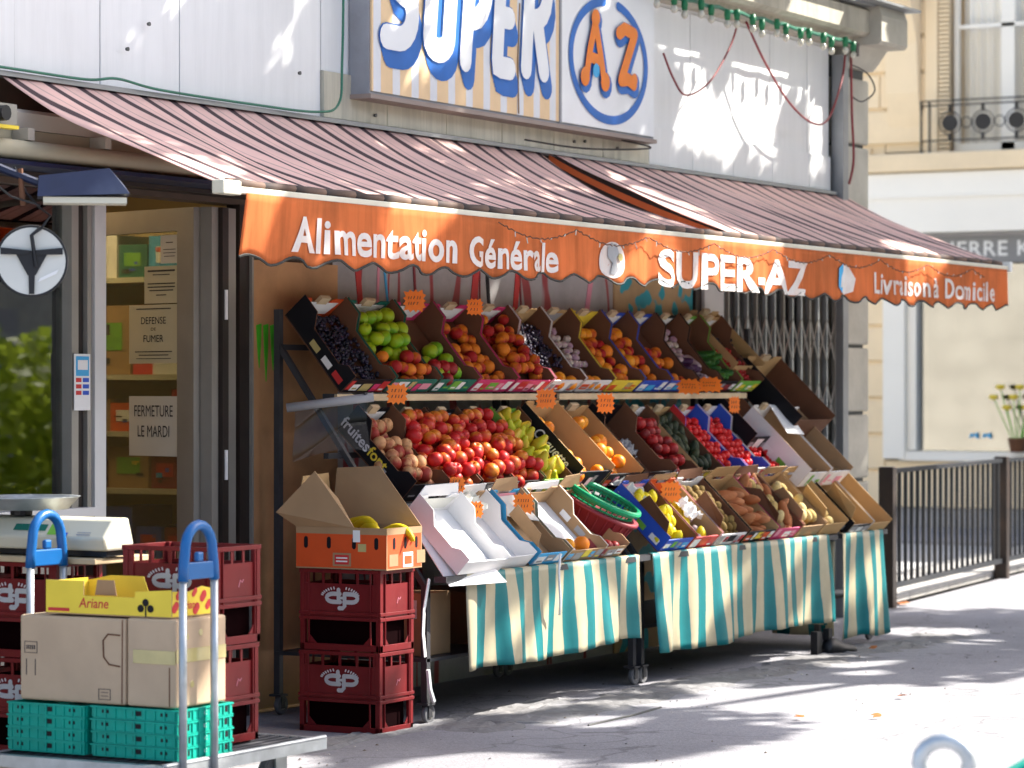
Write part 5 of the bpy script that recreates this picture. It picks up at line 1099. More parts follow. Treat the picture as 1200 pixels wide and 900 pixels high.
# -------- tier 2 (middle)
T('b1', 11.20, 11.50, 2, 'blk', 'cardD', 'black box lettered fruitesfont with brown-red peaches on the middle tier', ('w', 'blk', 'grey'), back='blk', L=.45, h=.13, gus=True)
scatter(*B['b1'], BPEACH, 'dusky peach in the black lettered box', 'dusky peaches', layers=2, y1=.43, drop=.05)
tx = MB(); text_into(tx, 'fruites', lambda a, b: (-.0016, .46-a, .035+b), .185, .052, .02); tx.build('lettering', 'white', B['b1'][0], local=True)
tx = MB(); text_into(tx, 'font', lambda a, b: (-.0016, .27-a, .035+b), .12, .052, .02); tx.build('lettering', 'yel', B['b1'][0], local=True)
for i, (xa, xb) in enumerate(((11.51, 11.80), (11.81, 12.10), (12.11, 12.40))):
    k = f'b{i+2}'; T(k, xa, xb, 2, 'blk', 'cardD', ['black box of red apples next to the dusky peaches', 'middle box of the heaped red apples', 'box of red apples beside the green pears'][i], ('w', 'white', 'grey', 'org', 'dred'), back='blk', gus=(i < 2))
    scatter(*B[k], APPLE, 'red apple in the '+['left', 'middle', 'right'][i]+' box of the middle heap', 'red apples heaped on the middle tier', layers=2, drop=.03, y0=.0, y1=.45, xr=(.02, B[k][2]), dense=1.98, base=.035, jit=.62)
T('b5', 12.41, 12.69, 2, 'lgreen', 'cardD', 'green box of yellow green pears left of the oranges', ('w', 'white', 'yel', 'lgreen'), back='lgreen')
scatter(*B['b5'], PEAR, 'yellow green pear on the middle tier', 'pears', layers=2, drop=.0, base=.02, xr=(.035, .215))
T('b6', 12.72, 13.06, 2, 'blk', 'tan', 'first black and tan box of oranges, lettered on its side', ('w', 'white', 'grey', 'blk'), back='tan', gus=False, h=.165, backlab=None)
scatter(*B['b6'], ORANGE, 'orange in the lettered black box', 'oranges in the lettered box', layers=2, y0=.01, drop=.12, xr=(.03, .17)); scatter(*B['b6'], ORANGE, 'orange at the foot of the lettered black box', 'oranges at the foot of the lettered box', y0=.0, y1=.1, base=.05)
tx = MB(); text_into(tx, 'Coquette', lambda a, b: (-.0016, .31-a, .085+b), .24, .055, .006, 0, .3); tx.build('lettering', 'white', B['b6'][0], local=True)
T('b7', 13.07, 13.42, 2, 'blk', 'tan', 'second black and tan box with fewer oranges', ('w', 'org', 'lpink', 'grey'), back='tan', gus=False, h=.13, backlab=None)
scatter(*B['b7'], ORANGE, 'orange in the second tan box', 'oranges in the second tan box', layers=2, drop=.1, xr=(.03, .25))
T('b8', 13.43, 13.80, 2, 'blk', 'cardD', 'dark brown box with one orange showing', ('w', 'white', 'grey', 'org'), back='blk', gus=True, h=.13, backlab=None)
scatter(*B['b8'], ORANGE, 'single orange in the dark brown box', None, maxn=1, y0=.2, xr=(.12, .2))
T('b9', 13.81, 14.08, 2, 'cardW', 'cardD', 'box of dark red apples right of the orange boxes', ('w', 'yel', 'lgreen', 'red'), back='cardW')
scatter(*B['b9'], PLUM, 'dark red apple on the middle tier', 'dark red apples', layers=2, drop=.05)
T('b10', 14.09, 14.38, 2, 'tan', 'cardD', 'tan box of avocados on the middle tier', ('w', 'white', 'yel', 'red'), back='tan', gus=False, backlab=None)
scatter(*B['b10'], AVO, 'dark avocado on the middle tier', 'avocados', layers=2, drop=.1)
T('b11', 14.39, 14.68, 2, 'red', 'blue', 'red and blue box of tomatoes on the middle tier', ('w', 'white', 'red'), back='red')
scatter(*B['b11'], TOM, 'tomato in the red and blue box', 'tomatoes in the red and blue box', layers=2)
T('b12', 14.69, 14.97, 2, 'cardW', 'blue', 'white box of tomatoes right of the red and blue one', ('w', 'red', 'blue', 'white'), back='cardW')
scatter(*B['b12'], TOM, 'tomato in the white box', 'tomatoes in the white box', layers=2)
T('b13', 14.98, 15.28, 2, 'cardW', 'cardD', 'white box of red punnets near the right of the middle tier', ('w', 'red', 'blue', 'white', 'sky'), back='cardW')
grapes(*B['b13'], 'small red cherry tomatoes near the right of the middle tier', n=220, m_='tomato', r=.014, cat='cherry tomatoes')
T('b14', 15.22, 15.50, 0, 'cardW', 'card', 'tall pale box of onions with white paper at the right of the stall', ('w', 'white', 'lgreen'), dy=6.72, dz=.90, L=.50, h=.14, gus=False, backlab='white')
scatter(*B['b14'], ONION, 'pale onion in the tall pale box', 'onions in the tall pale box', layers=1, y1=.34, drop=.1)
T('b15', 15.52, 15.82, 0, 'cardW', 'card', 'pale pink box of onions next to the railing side of the stall', ('w', 'lpink', 'white'), dy=6.72, dz=.90, L=.48, h=.14, gus=False, backlab='cardW')
scatter(*B['b15'], ONION, 'pale onion in the pink sided box', 'onions in the pink sided box', layers=1, y1=.25, drop=.25)
T('b16', 15.0, 15.25, 0, 'blk', 'cardD', 'black sided crate end above the onions', ('w', 'grey', 'white'), dy=6.95, dz=1.10, L=.36, h=.14, gus=False, backlab=None)
# -------- tier 3 (bottom)
T('c1', 11.12, 11.46, 3, 'cardW', 'cardW', 'empty white box leaning out at the left end of the bottom tier', ('plain',), gus=True, back='cardW', backlab='paperw', dz=.0, dy=-.03, h=.12, rz=R(-3), clip=False)
T('c2', 11.50, 11.80, 3, 'card', 'cardW', 'second empty white lined box on the bottom tier', ('plain',), gus=True, backlab=None, rz=R(2), clip=False)
T('c3', 11.82, 12.10, 3, 'sky', 'card', 'narrow pale box with a light blue side on the bottom tier', ('w', 'white', 'grey'), gus=True, backlab='lpink', h=.10, clip=False)
T('c4', 12.12, 12.48, 3, 'card', 'cardW', 'wide white lined box with two oranges at its foot', ('w', 'sky', 'grey', 'yel'), gus=True, backlab=None, h=.12, clip=False)
scatter(*B['c4'], ORANGE, 'orange at the foot of the white lined box', 'oranges at the foot of the white lined box', y0=.01, y1=.1, maxn=2, base=.03)
T('c5', 12.46, 12.70, 3, 'card', 'card', 'brown box with plums left of the round baskets', ('w', 'dred', 'grey', 'white'), gus=True, backlab=None, clip=False)
scatter(*B['c5'], PLUM, 'plum at the foot of the brown box', 'plums at the foot of the brown box', y0=.0, y1=.1)
T('c7', 13.12, 13.42, 3, 'blue', 'cardD', 'dark blue printed box of lemons in plastic', ('w', 'white', 'lgreen', 'grey', 'sky'), gus=False, backlab='lpink', clip=False)
scatter(*B['c7'], LEMON, 'lemon in the dark blue printed box', 'lemons', layers=2, drop=.15)
T('c8', 13.43, 13.72, 3, 'red', 'card', 'red box with white fruit on the bottom tier', ('w', 'white', 'org', 'red'), gus=False, backlab=None, clip=False, back='org')
scatter(*B['c8'], LEMON+GARLIC, 'pale fruit in the red box', 'pale fruit in the red box', layers=1, drop=.15)
T('c9', 13.73, 14.05, 3, 'cardW', 'cardD', 'white fronted box of kiwis on the bottom tier', ('w', 'grey', 'red', 'blk'), gus=False, backlab=None, clip=False)
scatter(*B['c9'], KIWI, 'brown kiwi on the bottom tier', 'kiwis', layers=2)
T('c10', 14.07, 14.42, 3, 'blk', 'tan', 'black and tan box of sweet potatoes on the bottom tier', ('w', 'org', 'white', 'yel'), gus=False, backlab=None, clip=False, back='tan', h=.125)
scatter(*B['c10'], SWEET, 'reddish sweet potato on the bottom tier', 'sweet potatoes', layers=2, flat_=True, y1=.33, drop=.1)
T('c11', 14.43, 14.74, 3, 'pink', 'cardD', 'pink fronted box of potatoes on the bottom tier', ('w', 'lpink', 'pink', 'white'), gus=False, backlab='lpink', clip=False, back='card', h=.125)
scatter(*B['c11'], SWEET+POTATO, 'potato in the pink fronted box', 'potatoes in the pink box', layers=2, drop=.05)
T('c12', 14.75, 15.05, 3, 'card', 'card', 'brown box of yellow potatoes near the right of the bottom tier', ('plain',), gus=False, backlab=None, clip=False, h=.125)
scatter(*B['c12'], POTATO, 'yellow potato in the brown box', 'potatoes in the brown box', layers=2, drop=.15)
T('c13', 15.06, 15.36, 3, 'tan', 'tan', 'tan box with a few large potatoes right of the striped cloth end', ('plain',), gus=False, backlab=None, clip=False, h=.14)
scatter(*B['c13'], POTATO, 'large potato in the tan box', 'potatoes in the tan box', layers=1, drop=.45, y1=.22)
T('c14', 15.44, 15.72, 3, 'blk', 'tan', 'empty tan box with black printed side at the right end', ('w', 'grey', 'white'), gus=False, backlab=None, clip=False, h=.14, dz=-.02)
T('c15', 15.73, 16.0, 3, 'cardW', 'tan', 'empty tan box with white front, last on the right', ('plain',), gus=False, backlab=None, clip=False, h=.13, dz=-.02)
# fallen flaps / loose card on the white boxes
def loose(pts, m_, label, name='cardboard_flap', cat='cardboard'):
    o = MB().add(pts, [tuple(range(len(pts)))]).build(name, m_); o.modifiers.new('t', 'SOLIDIFY').thickness = .004; return tag(o, label, cat)
loose([(11.06, 6.50, .60), (11.42, 6.42, .60), (11.40, 6.63, .82), (11.10, 6.72, .86)], 'cardW', 'torn white cardboard flap hanging over the left end of the bottom tier')
loose([(11.85, 6.66, .87), (12.08, 6.62, .84), (12.10, 6.79, 1.0), (11.92, 6.82, 1.01)], 'paperw', 'pinkish paper sheet folded over the narrow pale box')
loose([(15.38, 6.84, 1.20), (15.52, 6.80, 1.19), (15.60, 6.95, 1.34), (15.44, 6.98, 1.36)], 'white', 'sheet of white paper on the tall pale onion box', 'paper_sheet', 'paper')
def crumple(cx, cy, cz, sx, sy, m_, label, name, cat, seed=0, tilt=TILT):
    r_ = random.Random(seed); n = 9; mb = MB(); vs = []
    for i in range(n+1):
        for j in range(n+1):
            u, v = i/n-.5, j/n-.5; k = r_.uniform(-.02, .03)*(1-abs(u))*1.2
            y_, z_ = v*sy, k+.02*math.cos(u*3); vs.append((cx+u*sx*(1+.25*math.sin(j*1.3+seed)), cy+y_*math.cos(tilt)-z_*math.sin(tilt), cz+y_*math.sin(tilt)+z_*math.cos(tilt)))
    fs = [(i*(n+1)+j, (i+1)*(n+1)+j, (i+1)*(n+1)+j+1, i*(n+1)+j+1) for i in range(n) for j in range(n)]
    o = mb.add(vs, fs).build(name, m_); o.modifiers.new('t', 'SOLIDIFY').thickness = .002; return tag(o, label, cat)
crumple(13.25, 6.74, .93, .22, .16, 'paperw', 'crumpled pale wrapping film over the back of the lemon box', 'wrapping_film', 'film', 1)
crumple(13.60, 6.60, .83, .12, .12, 'white', 'crumpled white paper in the red box', 'paper_wrap', 'paper', 2)
crumple(14.60, 6.74, .945, .16, .08, 'lpink', 'pink paper at the top of the pink fronted potato box', 'paper_wrap', 'paper', 3)
crumple(13.70, 7.0, 1.13, .14, .10, 'grey', 'grey plastic sheet between the tan boxes on the middle tier', 'plastic_sheet', 'plastic', 4)
crumple(15.25, 6.95, 1.02, .14, .10, 'blue', 'crumpled violet blue liner beside the tomato punnets', 'liner', 'plastic', 5)
crumple(11.62, 6.72, .93, .16, .10, 'paperw', 'folded pale paper at the back of the second white box', 'paper_wrap', 'paper', 6)
crumple(13.0, 7.28, 1.72, .12, .10, 'white', 'white tissue at the back of the first grape box in the middle', 'tissue', 'paper', 7)
# stacked round baskets
bk = thing('basket', 'green mesh basket nested on top of the red basket', 'basket', (12.80, 6.72, .83), (R(27), R(6), 0))
bk.scale = (1.08,)*3
bk2 = thing('basket', 'dark red round basket tilted on the bottom tier under the green one', 'basket', (12.79, 6.74, .76), (R(27), R(6), 0))
bk2.scale = (1.08,)*3
MB().lathe([(.13, 0), (.15, .02), (.175, .12), (.182, .122), (.170, .115), (.14, .02)], (0, 0, 0), 32).build('body', 'dred', bk2, local=True, smooth=True)
MB().lathe([(.178, .108), (.19, .11), (.19, .125), (.178, .126)], (0, 0, 0), 32).build('rim', 'dred', bk2, local=True, smooth=True)
for i in range(24): a = 2*math.pi*i/24; MB().tube([(.152*math.cos(a), .152*math.sin(a), .02), (.178*math.cos(a), .178*math.sin(a), .115)], .004, 4).build('rib', 'dred', bk2, local=True)
MB().tube([(.178*math.cos(2*math.pi*i/40), .178*math.sin(2*math.pi*i/40), .10) for i in range(40)], 0.014, 8, closed=True).build('rim', 'bgreen', bk, local=True)
for rr_, zz_ in ((.17, .085), (.162, .065), (.153, .045), (.135, .03), (.11, .028), (.085, .028), (.06, .028), (.035, .028)): MB().tube([(rr_*math.cos(2*math.pi*i/36), rr_*math.sin(2*math.pi*i/36), zz_) for i in range(36)], .005, 5, closed=True).build('hoop', 'bgreen', bk, local=True)
for i in range(34): a = 2*math.pi*i/34; MB().tube([(.0, 0, .03), (.14*math.cos(a), .14*math.sin(a), .035), (.17*math.cos(a), .17*math.sin(a), .10)], .004, 4).build('rib', 'bgreen', bk, local=True)
# price tags
tagcard(11.86, 7.16, 1.855, .058, 'orange starburst price tag standing over the green apples'); tagcard(12.42, 7.16, 1.84, .045, 'orange starburst price tag over the first pink box')
tagcard(11.33, 6.93, 1.425, .052, 'orange starburst price tag above the dusky peaches'); tagcard(12.62, 6.88, 1.40, .055, 'large orange price tag above the pears')
tagcard(13.28, 6.9, 1.375, .05, 'square-ish orange price tag above the second orange box', squash=1.15); tagcard(11.50, 6.72, 1.02, .040, 'small orange price tag at the foot of the red apples')
tagcard(11.52, 6.64, .91, .042, 'orange price tag lying on the first white box'); tagcard(12.00, 6.66, .92, .055, 'pale orange price tag lying on the narrow pale box')
tagcard(14.40, 6.98, 1.46, .075, 'red orange star tag leaning in the second blue box', tilt=-.9); tagcard(14.66, 6.98, 1.47, .075, 'red orange star tag leaning in the black and white box', tilt=-.9)
tagcard(14.76, 6.88, 1.36, .035, 'narrow orange tag above the tomatoes', squash=1.5); tagcard(13.45, 6.62, .93, .06, 'pale orange tag among the lemons')
# grey roll and bag at the left end
rl = thing('bag_roll', 'pale plastic tube on the rack end with clear bags hanging from it', 'tube', (10.95, 6.9, 1.4))
MB().tube([(10.82, 7.18, 1.365), (11.02, 6.86, 1.412)], .020, 14).build('tube', 'grey', rl, smooth=True)
MB().tube([(10.99, 6.88, 1.425), (11.08, 7.0, 1.43)], .008, 6).build('bracket', 'darksteel', rl)
bgm = MB(); vs = []; fs = []
for i in range(13):
    for j in range(11):
        u, v = i/12, j/10; vs.append((10.84+.17*u+.006*math.sin(v*5+u*3), 7.15-.27*u+.008*math.sin(u*8+v*2), 1.35+.045*u-.22*v*(1-.12*math.sin(u*3)))) 
for i in range(12):
    for j in range(10): a = i*11+j; fs.append((a, a+1, a+12, a+11))
tag(bgm.add(vs, fs).build('plastic_bag', 'bag', smooth=True), 'clear plastic bags hanging at the left end of the rack', 'plastic bag')

# striped cloths
def cloth(xa, xb, zt, zb0, zb1, label, y=6.502, m_='tealstripe', seed=0):
    vs = []; fs = []; nx, nz = 90, 16
    for i in range(nx+1):
        u = i/nx; x = xa+(xb-xa)*u; zb = zb0+(zb1-zb0)*u+.010*math.sin(u*9+seed)
        for j in range(nz+1):
            k = j/nz; f = k**.7
            if j == 0: vs.append((x, y+.016, zt+.004)); continue
            vs.append((x+.02*k*math.sin(u*11+seed), y-.006-f*(.028*math.sin(x*8.2+seed)+.016*math.sin(x*19+2*k+seed)+.006*math.sin(x*47+seed*2))-.02*k, zt+(zb-zt)*(j-1)/(nz-1)))
    for i in range(nx):
        for j in range(nz): a = i*(nz+1)+j; fs.append((a, a+1, a+nz+2, a+nz+1))
    o = MB().add(vs, fs).build('striped_cloth', m_, smooth=True); sd = o.modifiers.new('thick', 'SOLIDIFY'); sd.thickness = .002
    return tag(o, label, 'cloth')
cloth(11.20, 12.86, .646, .215, .25, 'teal and cream striped oilcloth on the left rack', seed=.5)
cloth(12.99, 15.15, .646, .155, .18, 'wide teal and cream striped oilcloth on the middle rack', seed=2.1)
cloth(15.36, 15.94, .642, .06, .055, 'short teal and cream striped cloth at the right end of the stall', y=6.502, seed=4)
def cloth_y(x, ya, yb, zt, zb, label):
    vs = []; fs = []
    for i in range(25):
        u = i/24; y_ = ya+(yb-ya)*u
        for j in range(9): k = j/8; vs.append((x+.02*k*math.sin(y_*23)-.01*k, y_, zt+(zb-zt)*k))
    for i in range(24):
        for j in range(8): a = i*9+j; fs.append((a, a+1, a+10, a+9))
    o = MB().add(vs, fs).build('striped_cloth', 'tealstripe_y', smooth=True); o.modifiers.new('t', 'SOLIDIFY').thickness = .002; return tag(o, label, 'cloth')
cloth_y(15.34, 6.535, 6.92, .60, .075, 'broad striped cloth turned round the side of the right end rack')
cloth_y(15.175, 6.50, 6.62, .62, .15, 'teal edge of the middle cloth folded back at its right end')
# carton and strap under the rack
uc = thing('carton', 'carton with a barcode label on the lower shelf behind the strap', 'carton', (11.3, 6.9, .286)); MB().box(11.10, 11.34, 6.66, 7.1, .286, .56).build('body', 'card', uc, bevel=.004)
lb = MB(); lb.box(11.0985, 11.0992, 6.69, 6.78, .45, .53, 0); lb.build('label', 'white', uc); lb = MB()
for i in range(7): lb.box(11.0975, 11.0982, 6.70+.01*i, 6.705+.01*i, .46, .475)
o = lb.build('barcode', 'ink', uc); o['kind'] = 'stuff'
for (xx, lab) in ((11.75, 'dark brown carton stored under the left rack'), (12.3, 'second dark carton stored under the left rack further right')): tag(MB().box(xx, xx+.4, 6.75, 7.2, .286, .52).build('carton', 'cardD'), lab, 'carton')
tag(MB().tube([(11.02, 6.59, .63), (10.97, 6.575, .50), (10.96, 6.57, .40), (10.98, 6.575, .30)], .012, 5).xf(lambda x, y, z: (x, 6.575+(y-6.575)*.3, z)).build('strap', 'white'), 'white strap hanging from the left rack', 'strap')
tag(MB().tube([(11.02, 6.585, .24), (11.03, 6.582, .16), (11.06, 6.58, .10)], .010, 5).build('strap', 'white'), 'short end of white strap beside the left caster', 'strap')
tag(MB().tube([(11.93, 6.43, .70), (11.935, 6.44, .62), (11.93, 6.43, .48), (11.94, 6.44, .42)], .006, 5).build('ribbon', 'white', smooth=True), 'white ribbon hanging in front of the left striped cloth', 'ribbon')
sh = thing('work_shoe', 'black shoe standing by the casters at the end of the middle rack', 'shoe', (15.2, 6.45, 0))
def shoe(mb, x, y, rz):
    c_, s_ = math.cos(rz), math.sin(rz); n0 = len(mb.v); secs = []
    for (u, w_, h_) in ((0, .03, .05), (.03, .038, .09), (.08, .036, .085), (.14, .040, .055), (.20, .046, .045), (.25, .040, .035), (.275, .018, .02)):
        secs.append([(u, -w_, .004), (u, -w_, h_*.5), (u, -w_*.6, h_), (u, w_*.6, h_), (u, w_, h_*.5), (u, w_, .004)])
    b = len(mb.v); 
    for s in secs: mb.v += [(x+p[0]*c_-p[1]*s_, y+p[0]*s_+p[1]*c_, p[2]) for p in s]
    for i in range(len(secs)-1):
        for k in range(6): mb.f.append((b+i*6+k, b+i*6+(k+1) % 6, b+(i+1)*6+(k+1) % 6, b+(i+1)*6+k)); mb.m.append(0)
    mb.f += [tuple(range(b, b+6))[::-1], tuple(range(b+6*(len(secs)-1), b+6*len(secs)))]; mb.m += [0, 0]
m_ = MB(); shoe(m_, 15.02, 6.46, R(-12)); m_.build('upper', 'black', sh, smooth=True); m_ = MB(); m_.box(15.03, 15.08, 6.44, 6.475, .08, .14); m_.build('tongue', 'black', sh)
tag(MB().box(14.92, 14.98, 6.46, 6.5, .0, .13).build('rack_foot', 'black'), 'dark rubber foot under the end of the middle rack', 'rack foot')
# ------------------------------------------------------------------ railing
fe = thing('railing', 'black steel railing with thin bars along the kerb past the shop', 'fence', (18.44, 7.48, 0))
def fb(t0, t1, u0, u1, z0, z1, nm, m_='fence', **k): mb = MB().box(t0, t1, u0, u1, z0, z1); mb.xf(lambda x, y, z: fp(x, y, z)); return mb.build(nm, m_, fe, **k)
for i in range(4):
    t = i*3.28; fb(t-.05, t+.05, -.05, .05, -.02, .93, 'post', 'rust', bevel=.006)
    if i < 3:
        fb(t+.055, t+3.225, -.02, .02, .885, .915, 'top_rail'); fb(t+.055, t+3.225, -.02, .02, .12, .155, 'bottom_rail')
        for k in range(20): a = t+.055+(k+.5)*3.17/20; fb(a-.011, a+.011, -.011, .011, .1555, .8845, 'bar')
# weeds by the second post
# ------------------------------------------------------------------ stone building across the side street
bgb = thing('stone_building', 'cream stone apartment building with a white shopfront across the side street', 'building', (30, 12, 0))
def bp_(mb, nm, m_, **k): return mb.build(nm, m_, bgb, **k)
XB = 29.0
bp_(MB().box(XB+.42, 36, -2, 24, 0, 6.4), 'wall', 'bgstone')
bp_(MB().box(XB+.01, XB+.418, 11.80, 15.2, .25, 6.3), 'mortar', 'bgstone'); bp_(MB().box(XB+.01, XB+.418, 11.36, 11.79, 3.9, 6.3), 'mortar', 'bgstone')
CH = .375; z = .72-CH
row = 0; z = .22
while z < 6:
    z1 = z+CH
    segs = []
    if z1 < 2.75: segs = [(11.78, 15.2)]
    elif z < 3.68: segs = [(11.94, 15.2)]
    else: segs = [(11.34, 15.2), (6, 8.6)]
    for a, b in segs:
        y = a; k = 0
        while y < b-.05:
            yl = min(.93 if not (k == 0 and row % 2) else .5, b-y); bp_(MB().box(XB-.03, XB+.415, y+.0035, y+yl-.0035, z+.016, z1-.016), 'stone_block', 'bgstone', bevel=.012 if y < 13 else 0); y += yl; k += 1
    z = z1; row += 1
bp_(MB().box(XB, XB+.41, -2, 24, .02, .215), 'plinth', 'bggrey'); bp_(MB().box(XB-.03, XB+.41, -2, 11.775, .225, .70), 'base_wall', 'bgstone')
bp_(MB().box(XB-.10, XB+.40, -2, 11.60, .705, .80), 'sill', 'bgwhite'); bp_(MB().box(XB-.12, XB+.2, 11.53, 11.775, .72, 2.76), 'shopfront_post', 'bgwhite', bevel=.01); bp_(MB().box(XB-.05, XB+.2, 11.43, 11.527, .81, 2.70), 'shopfront_post', 'bgwhite')
bp_(MB().box(XB+.05, XB+.06, 9.6, 11.425, .805, 2.72), 'shop_window', 'bgglass'); bp_(MB().box(XB-.05, XB+.2, 9.45, 9.595, .81, 2.72), 'shopfront_post', 'bgwhite'); bp_(MB().box(XB+.05, XB+.06, 7.0, 9.445, .805, 2.72), 'shop_window', 'bgglass')
bp_(MB().box(XB+.28, XB+.30, 6, 11.42, .805, 2.72), 'window_backing', 'bggrey')
bp_(MB().box(XB-.25, XB+.4, -2, 11.93, 3.04, 3.66), 'blind_box', 'bgwhite', bevel=.012); bp_(MB().box(XB-.27, XB-.252, -2, 11.93, 3.40, 3.43), 'blind_joint', 'bgwhite')
bp_(MB().box(XB-.12, XB+.4, -2, 11.22, 2.73, 3.035), 'fascia', 'bgsign'); bp_(MB().box(XB-.15, XB+.4, -2, 11.80, 3.005, 3.034), 'fascia_lip', 'bggrey')
tx = MB(); text_into(tx, 'IERRE K', lambda a, b: (XB-.124, 11.02-a, 2.80+b), .86, .155, .012, 0, 0, 1.1); o = bp_(tx, 'lettering', 'white')
bp_(MB().box(XB-.30, XB+.4, -2, 15, 3.67, 3.86), 'balcony_slab', 'bgstone', bevel=.02)
# corbel and window upstairs
bp_(MB().prism([(XB-.03, 4.15), (XB-.12, 4.5), (XB-.16, 5.0), (XB-.30, 5.35), (XB-.42, 5.5), (XB-.42, 5.62), (XB-.03, 5.62)], 'y', 11.38, 11.74), 'corbel', 'bgstone', bevel=.01)
bp_(MB().box(XB-.05, XB+.3, 11.20, 11.335, 3.865, 6.3), 'window_jamb', 'bgstone')
wn = bpy.data.objects.new('window', None); C.objects.link(wn); wn.parent = bgb
for y0, y1, nm in ((11.02, 11.07, 'frame'), (10.42, 10.56, 'frame'), (9.2, 9.3, 'frame')): MB().box(XB+.1, XB+.16, y0, y1, 3.87, 6.3).build(nm, 'bgwhite', wn)
MB().box(XB+.1, XB+.16, 9.3, 11.02, 5.15, 5.19).build('transom', 'bgwhite', wn); MB().box(XB+.12, XB+.13, 9.31, 11.01, 3.87, 5.14).build('pane', M['clearglass'], wn); MB().box(XB+.1, XB+.16, 9.3, 11.02, 3.87, 3.97).build('bottom_rail', 'bgwhite', wn)
cu = MB(); vs = []; fs = []
for i in range(121): y = 9.3+i*1.72/120; vs += [(XB+.26+.03*math.sin(i*.75), y, 3.87), (XB+.26+.03*math.sin(i*.75+.4), y, 6.3)]
for i in range(120): fs.append((2*i, 2*i+2, 2*i+3, 2*i+1))
cu.add(vs, fs).build('curtain', 'bgwhite', wn, smooth=True)
sh_ = MB()
for i in range(53): sh_.box(XB-.04, XB+.02, 11.07+.0, 11.19, 3.88+i*.045, 3.905+i*.045)
o = bp_(sh_, 'shutter_louvres', 'bgstone'); o['kind'] = 'stuff'
bl = thing('balcony_rail', 'wrought iron balcony rail with dark roundels on the stone building', 'railing', (28.7, 10, 3.86))
XR = XB-.26
for z_ in (4.375, 4.33): MB().box(XR-.01, XR+.01, 8.8, 11.30, z_, z_+.016).build('rail', 'iron', bl)
MB().box(XR-.008, XR+.008, 8.8, 11.30, 3.97, 3.985).build('rail', 'iron', bl)
for y in (11.29, 11.20): MB().box(XR-.01, XR+.01, y-.01, y+.01, 3.862, 4.374).build('post', 'iron', bl)
for i in range(7):
    y = 10.98-.355*i
    MB().tube([(XR, y+.115*math.cos(2*math.pi*k/24), 4.155+.115*math.sin(2*math.pi*k/24)) for k in range(24)], .007, 5, closed=True).build('ring', 'iron', bl)
    MB().lathe([(.085, -.01), (.085, .01)], (XR, y, 4.155), 16, axis='x').build('roundel', 'iron', bl)
    MB().tube([(XR, y-.1775+.055*math.cos(2*math.pi*k/16), 4.155+.055*math.sin(2*math.pi*k/16)) for k in range(16)], .006, 5, closed=True).build('small_ring', 'iron', bl)
    for z0_, z1_ in ((3.986, 4.036), (4.274, 4.329)): MB().box(XR-.012, XR+.012, y-.015, y+.015, z0_, z1_).build('stud', 'iron', bl)
dc = thing('butterfly_decal', 'pair of small blue decals on the far shop window', 'decal', (28.9, 10.8, .95))
for y in (10.83, 10.69): MB().prism([(y-.05, .93), (y, .96), (y+.05, .94), (y+.03, .99), (y, .975), (y-.04, 1.0)], 'x', XB+.02, XB+.03).build('decal', 'sky', dc)
fv = thing('flower_pot', 'yellow flowers in front of the far shop window', 'flowers', (28.6, 10.25, .81))
for i in range(9):
    y = 10.55-.07*i; zt_ = 1.35+.12*math.sin(i*2.1); MB().tube([(28.85, 10.3, .81), (28.85, y, zt_)], .006, 4).build('stem', 'lgreen', fv)
    MB().lathe([(.01, -.02), (.05, 0), (.045, .03), (.01, .035)], (28.85, y, zt_), 10).build('flower', 'yel', fv, smooth=True)
MB().lathe([(.07, 0), (.10, .14)], (28.85, 10.3, .805), 14).build('pot', 'cardD', fv)

# ------------------------------------------------------------------ foreground hoop, fallen leaves
hp = thing('hoop_stand', 'pale grey tubular hoop standing in the right foreground', 'hoop', (6.60, 2.52, 0))
px, py = 6.56, 2.52
MB().tube([(px-.02, py+.045, 0), (px-.02, py+.045, .55)]+[(px-.028*math.cos(math.pi*i/8)*.7, py+.055*math.cos(math.pi*i/8), .575+.055*math.sin(math.pi*i/8)) for i in range(9)]+[(px+.02, py-.045, .55), (px+.02, py-.045, 0)], .019, 12).build('hoop', 'steel', hp, smooth=True)
gb = MB(); gb.add([(6.70, 2.42, .0), (6.78, 2.30, .0), (6.80, 2.30, .55), (6.76, 2.33, .60), (6.70, 2.42, .54)], [(0,1,2,3,4)])
o = gb.build('green_sack', 'green'); o.modifiers.new('t', 'SOLIDIFY').thickness = .05; tag(o, 'pale green sack corner at the bottom right edge', 'sack')
def leaf_me():
    mb = MB(); pts = [(0, -.03), (.02, -.02), (.035, .0), (.018, .008), (.022, .03), (.004, .018), (-.012, .034), (-.014, .008), (-.034, .004), (-.02, -.018)]
    mb.add([(a, b, .006*math.sin(a*80)+.008) for a, b in pts], [tuple(range(len(pts)))]); return mb.mesh('fallen_leaf', 'dryleaf')
lmh = leaf_me()
for i, (x, y, lab) in enumerate(((13.05, 5.22, 'dry orange leaf on the sunlit pavement'), (12.0, 5.28, 'dry leaf on the pavement in front of the left rack'), (18.62, 7.44, 'brown leaf by the foot of the first railing post'), (18.7, 7.46, 'crumpled orange leaf touching the first railing post'), (21.2, 7.5, 'dry leaf on the pavement near the second railing post'), (12.2, 5.0, 'small dry leaf in the bright patch of pavement'), (15.2, 6.25, 'dry leaf by the end of the middle rack'))):
    tag(link('fallen_leaf', lmh, None, (x, y, .012 if i != 6 else .03), (rnd.uniform(-.2, .2), rnd.uniform(-.2, .2), rnd.uniform(0, 6)), 1.3 if i in (2, 3) else .8), lab, 'leaf', 'fallen leaves')

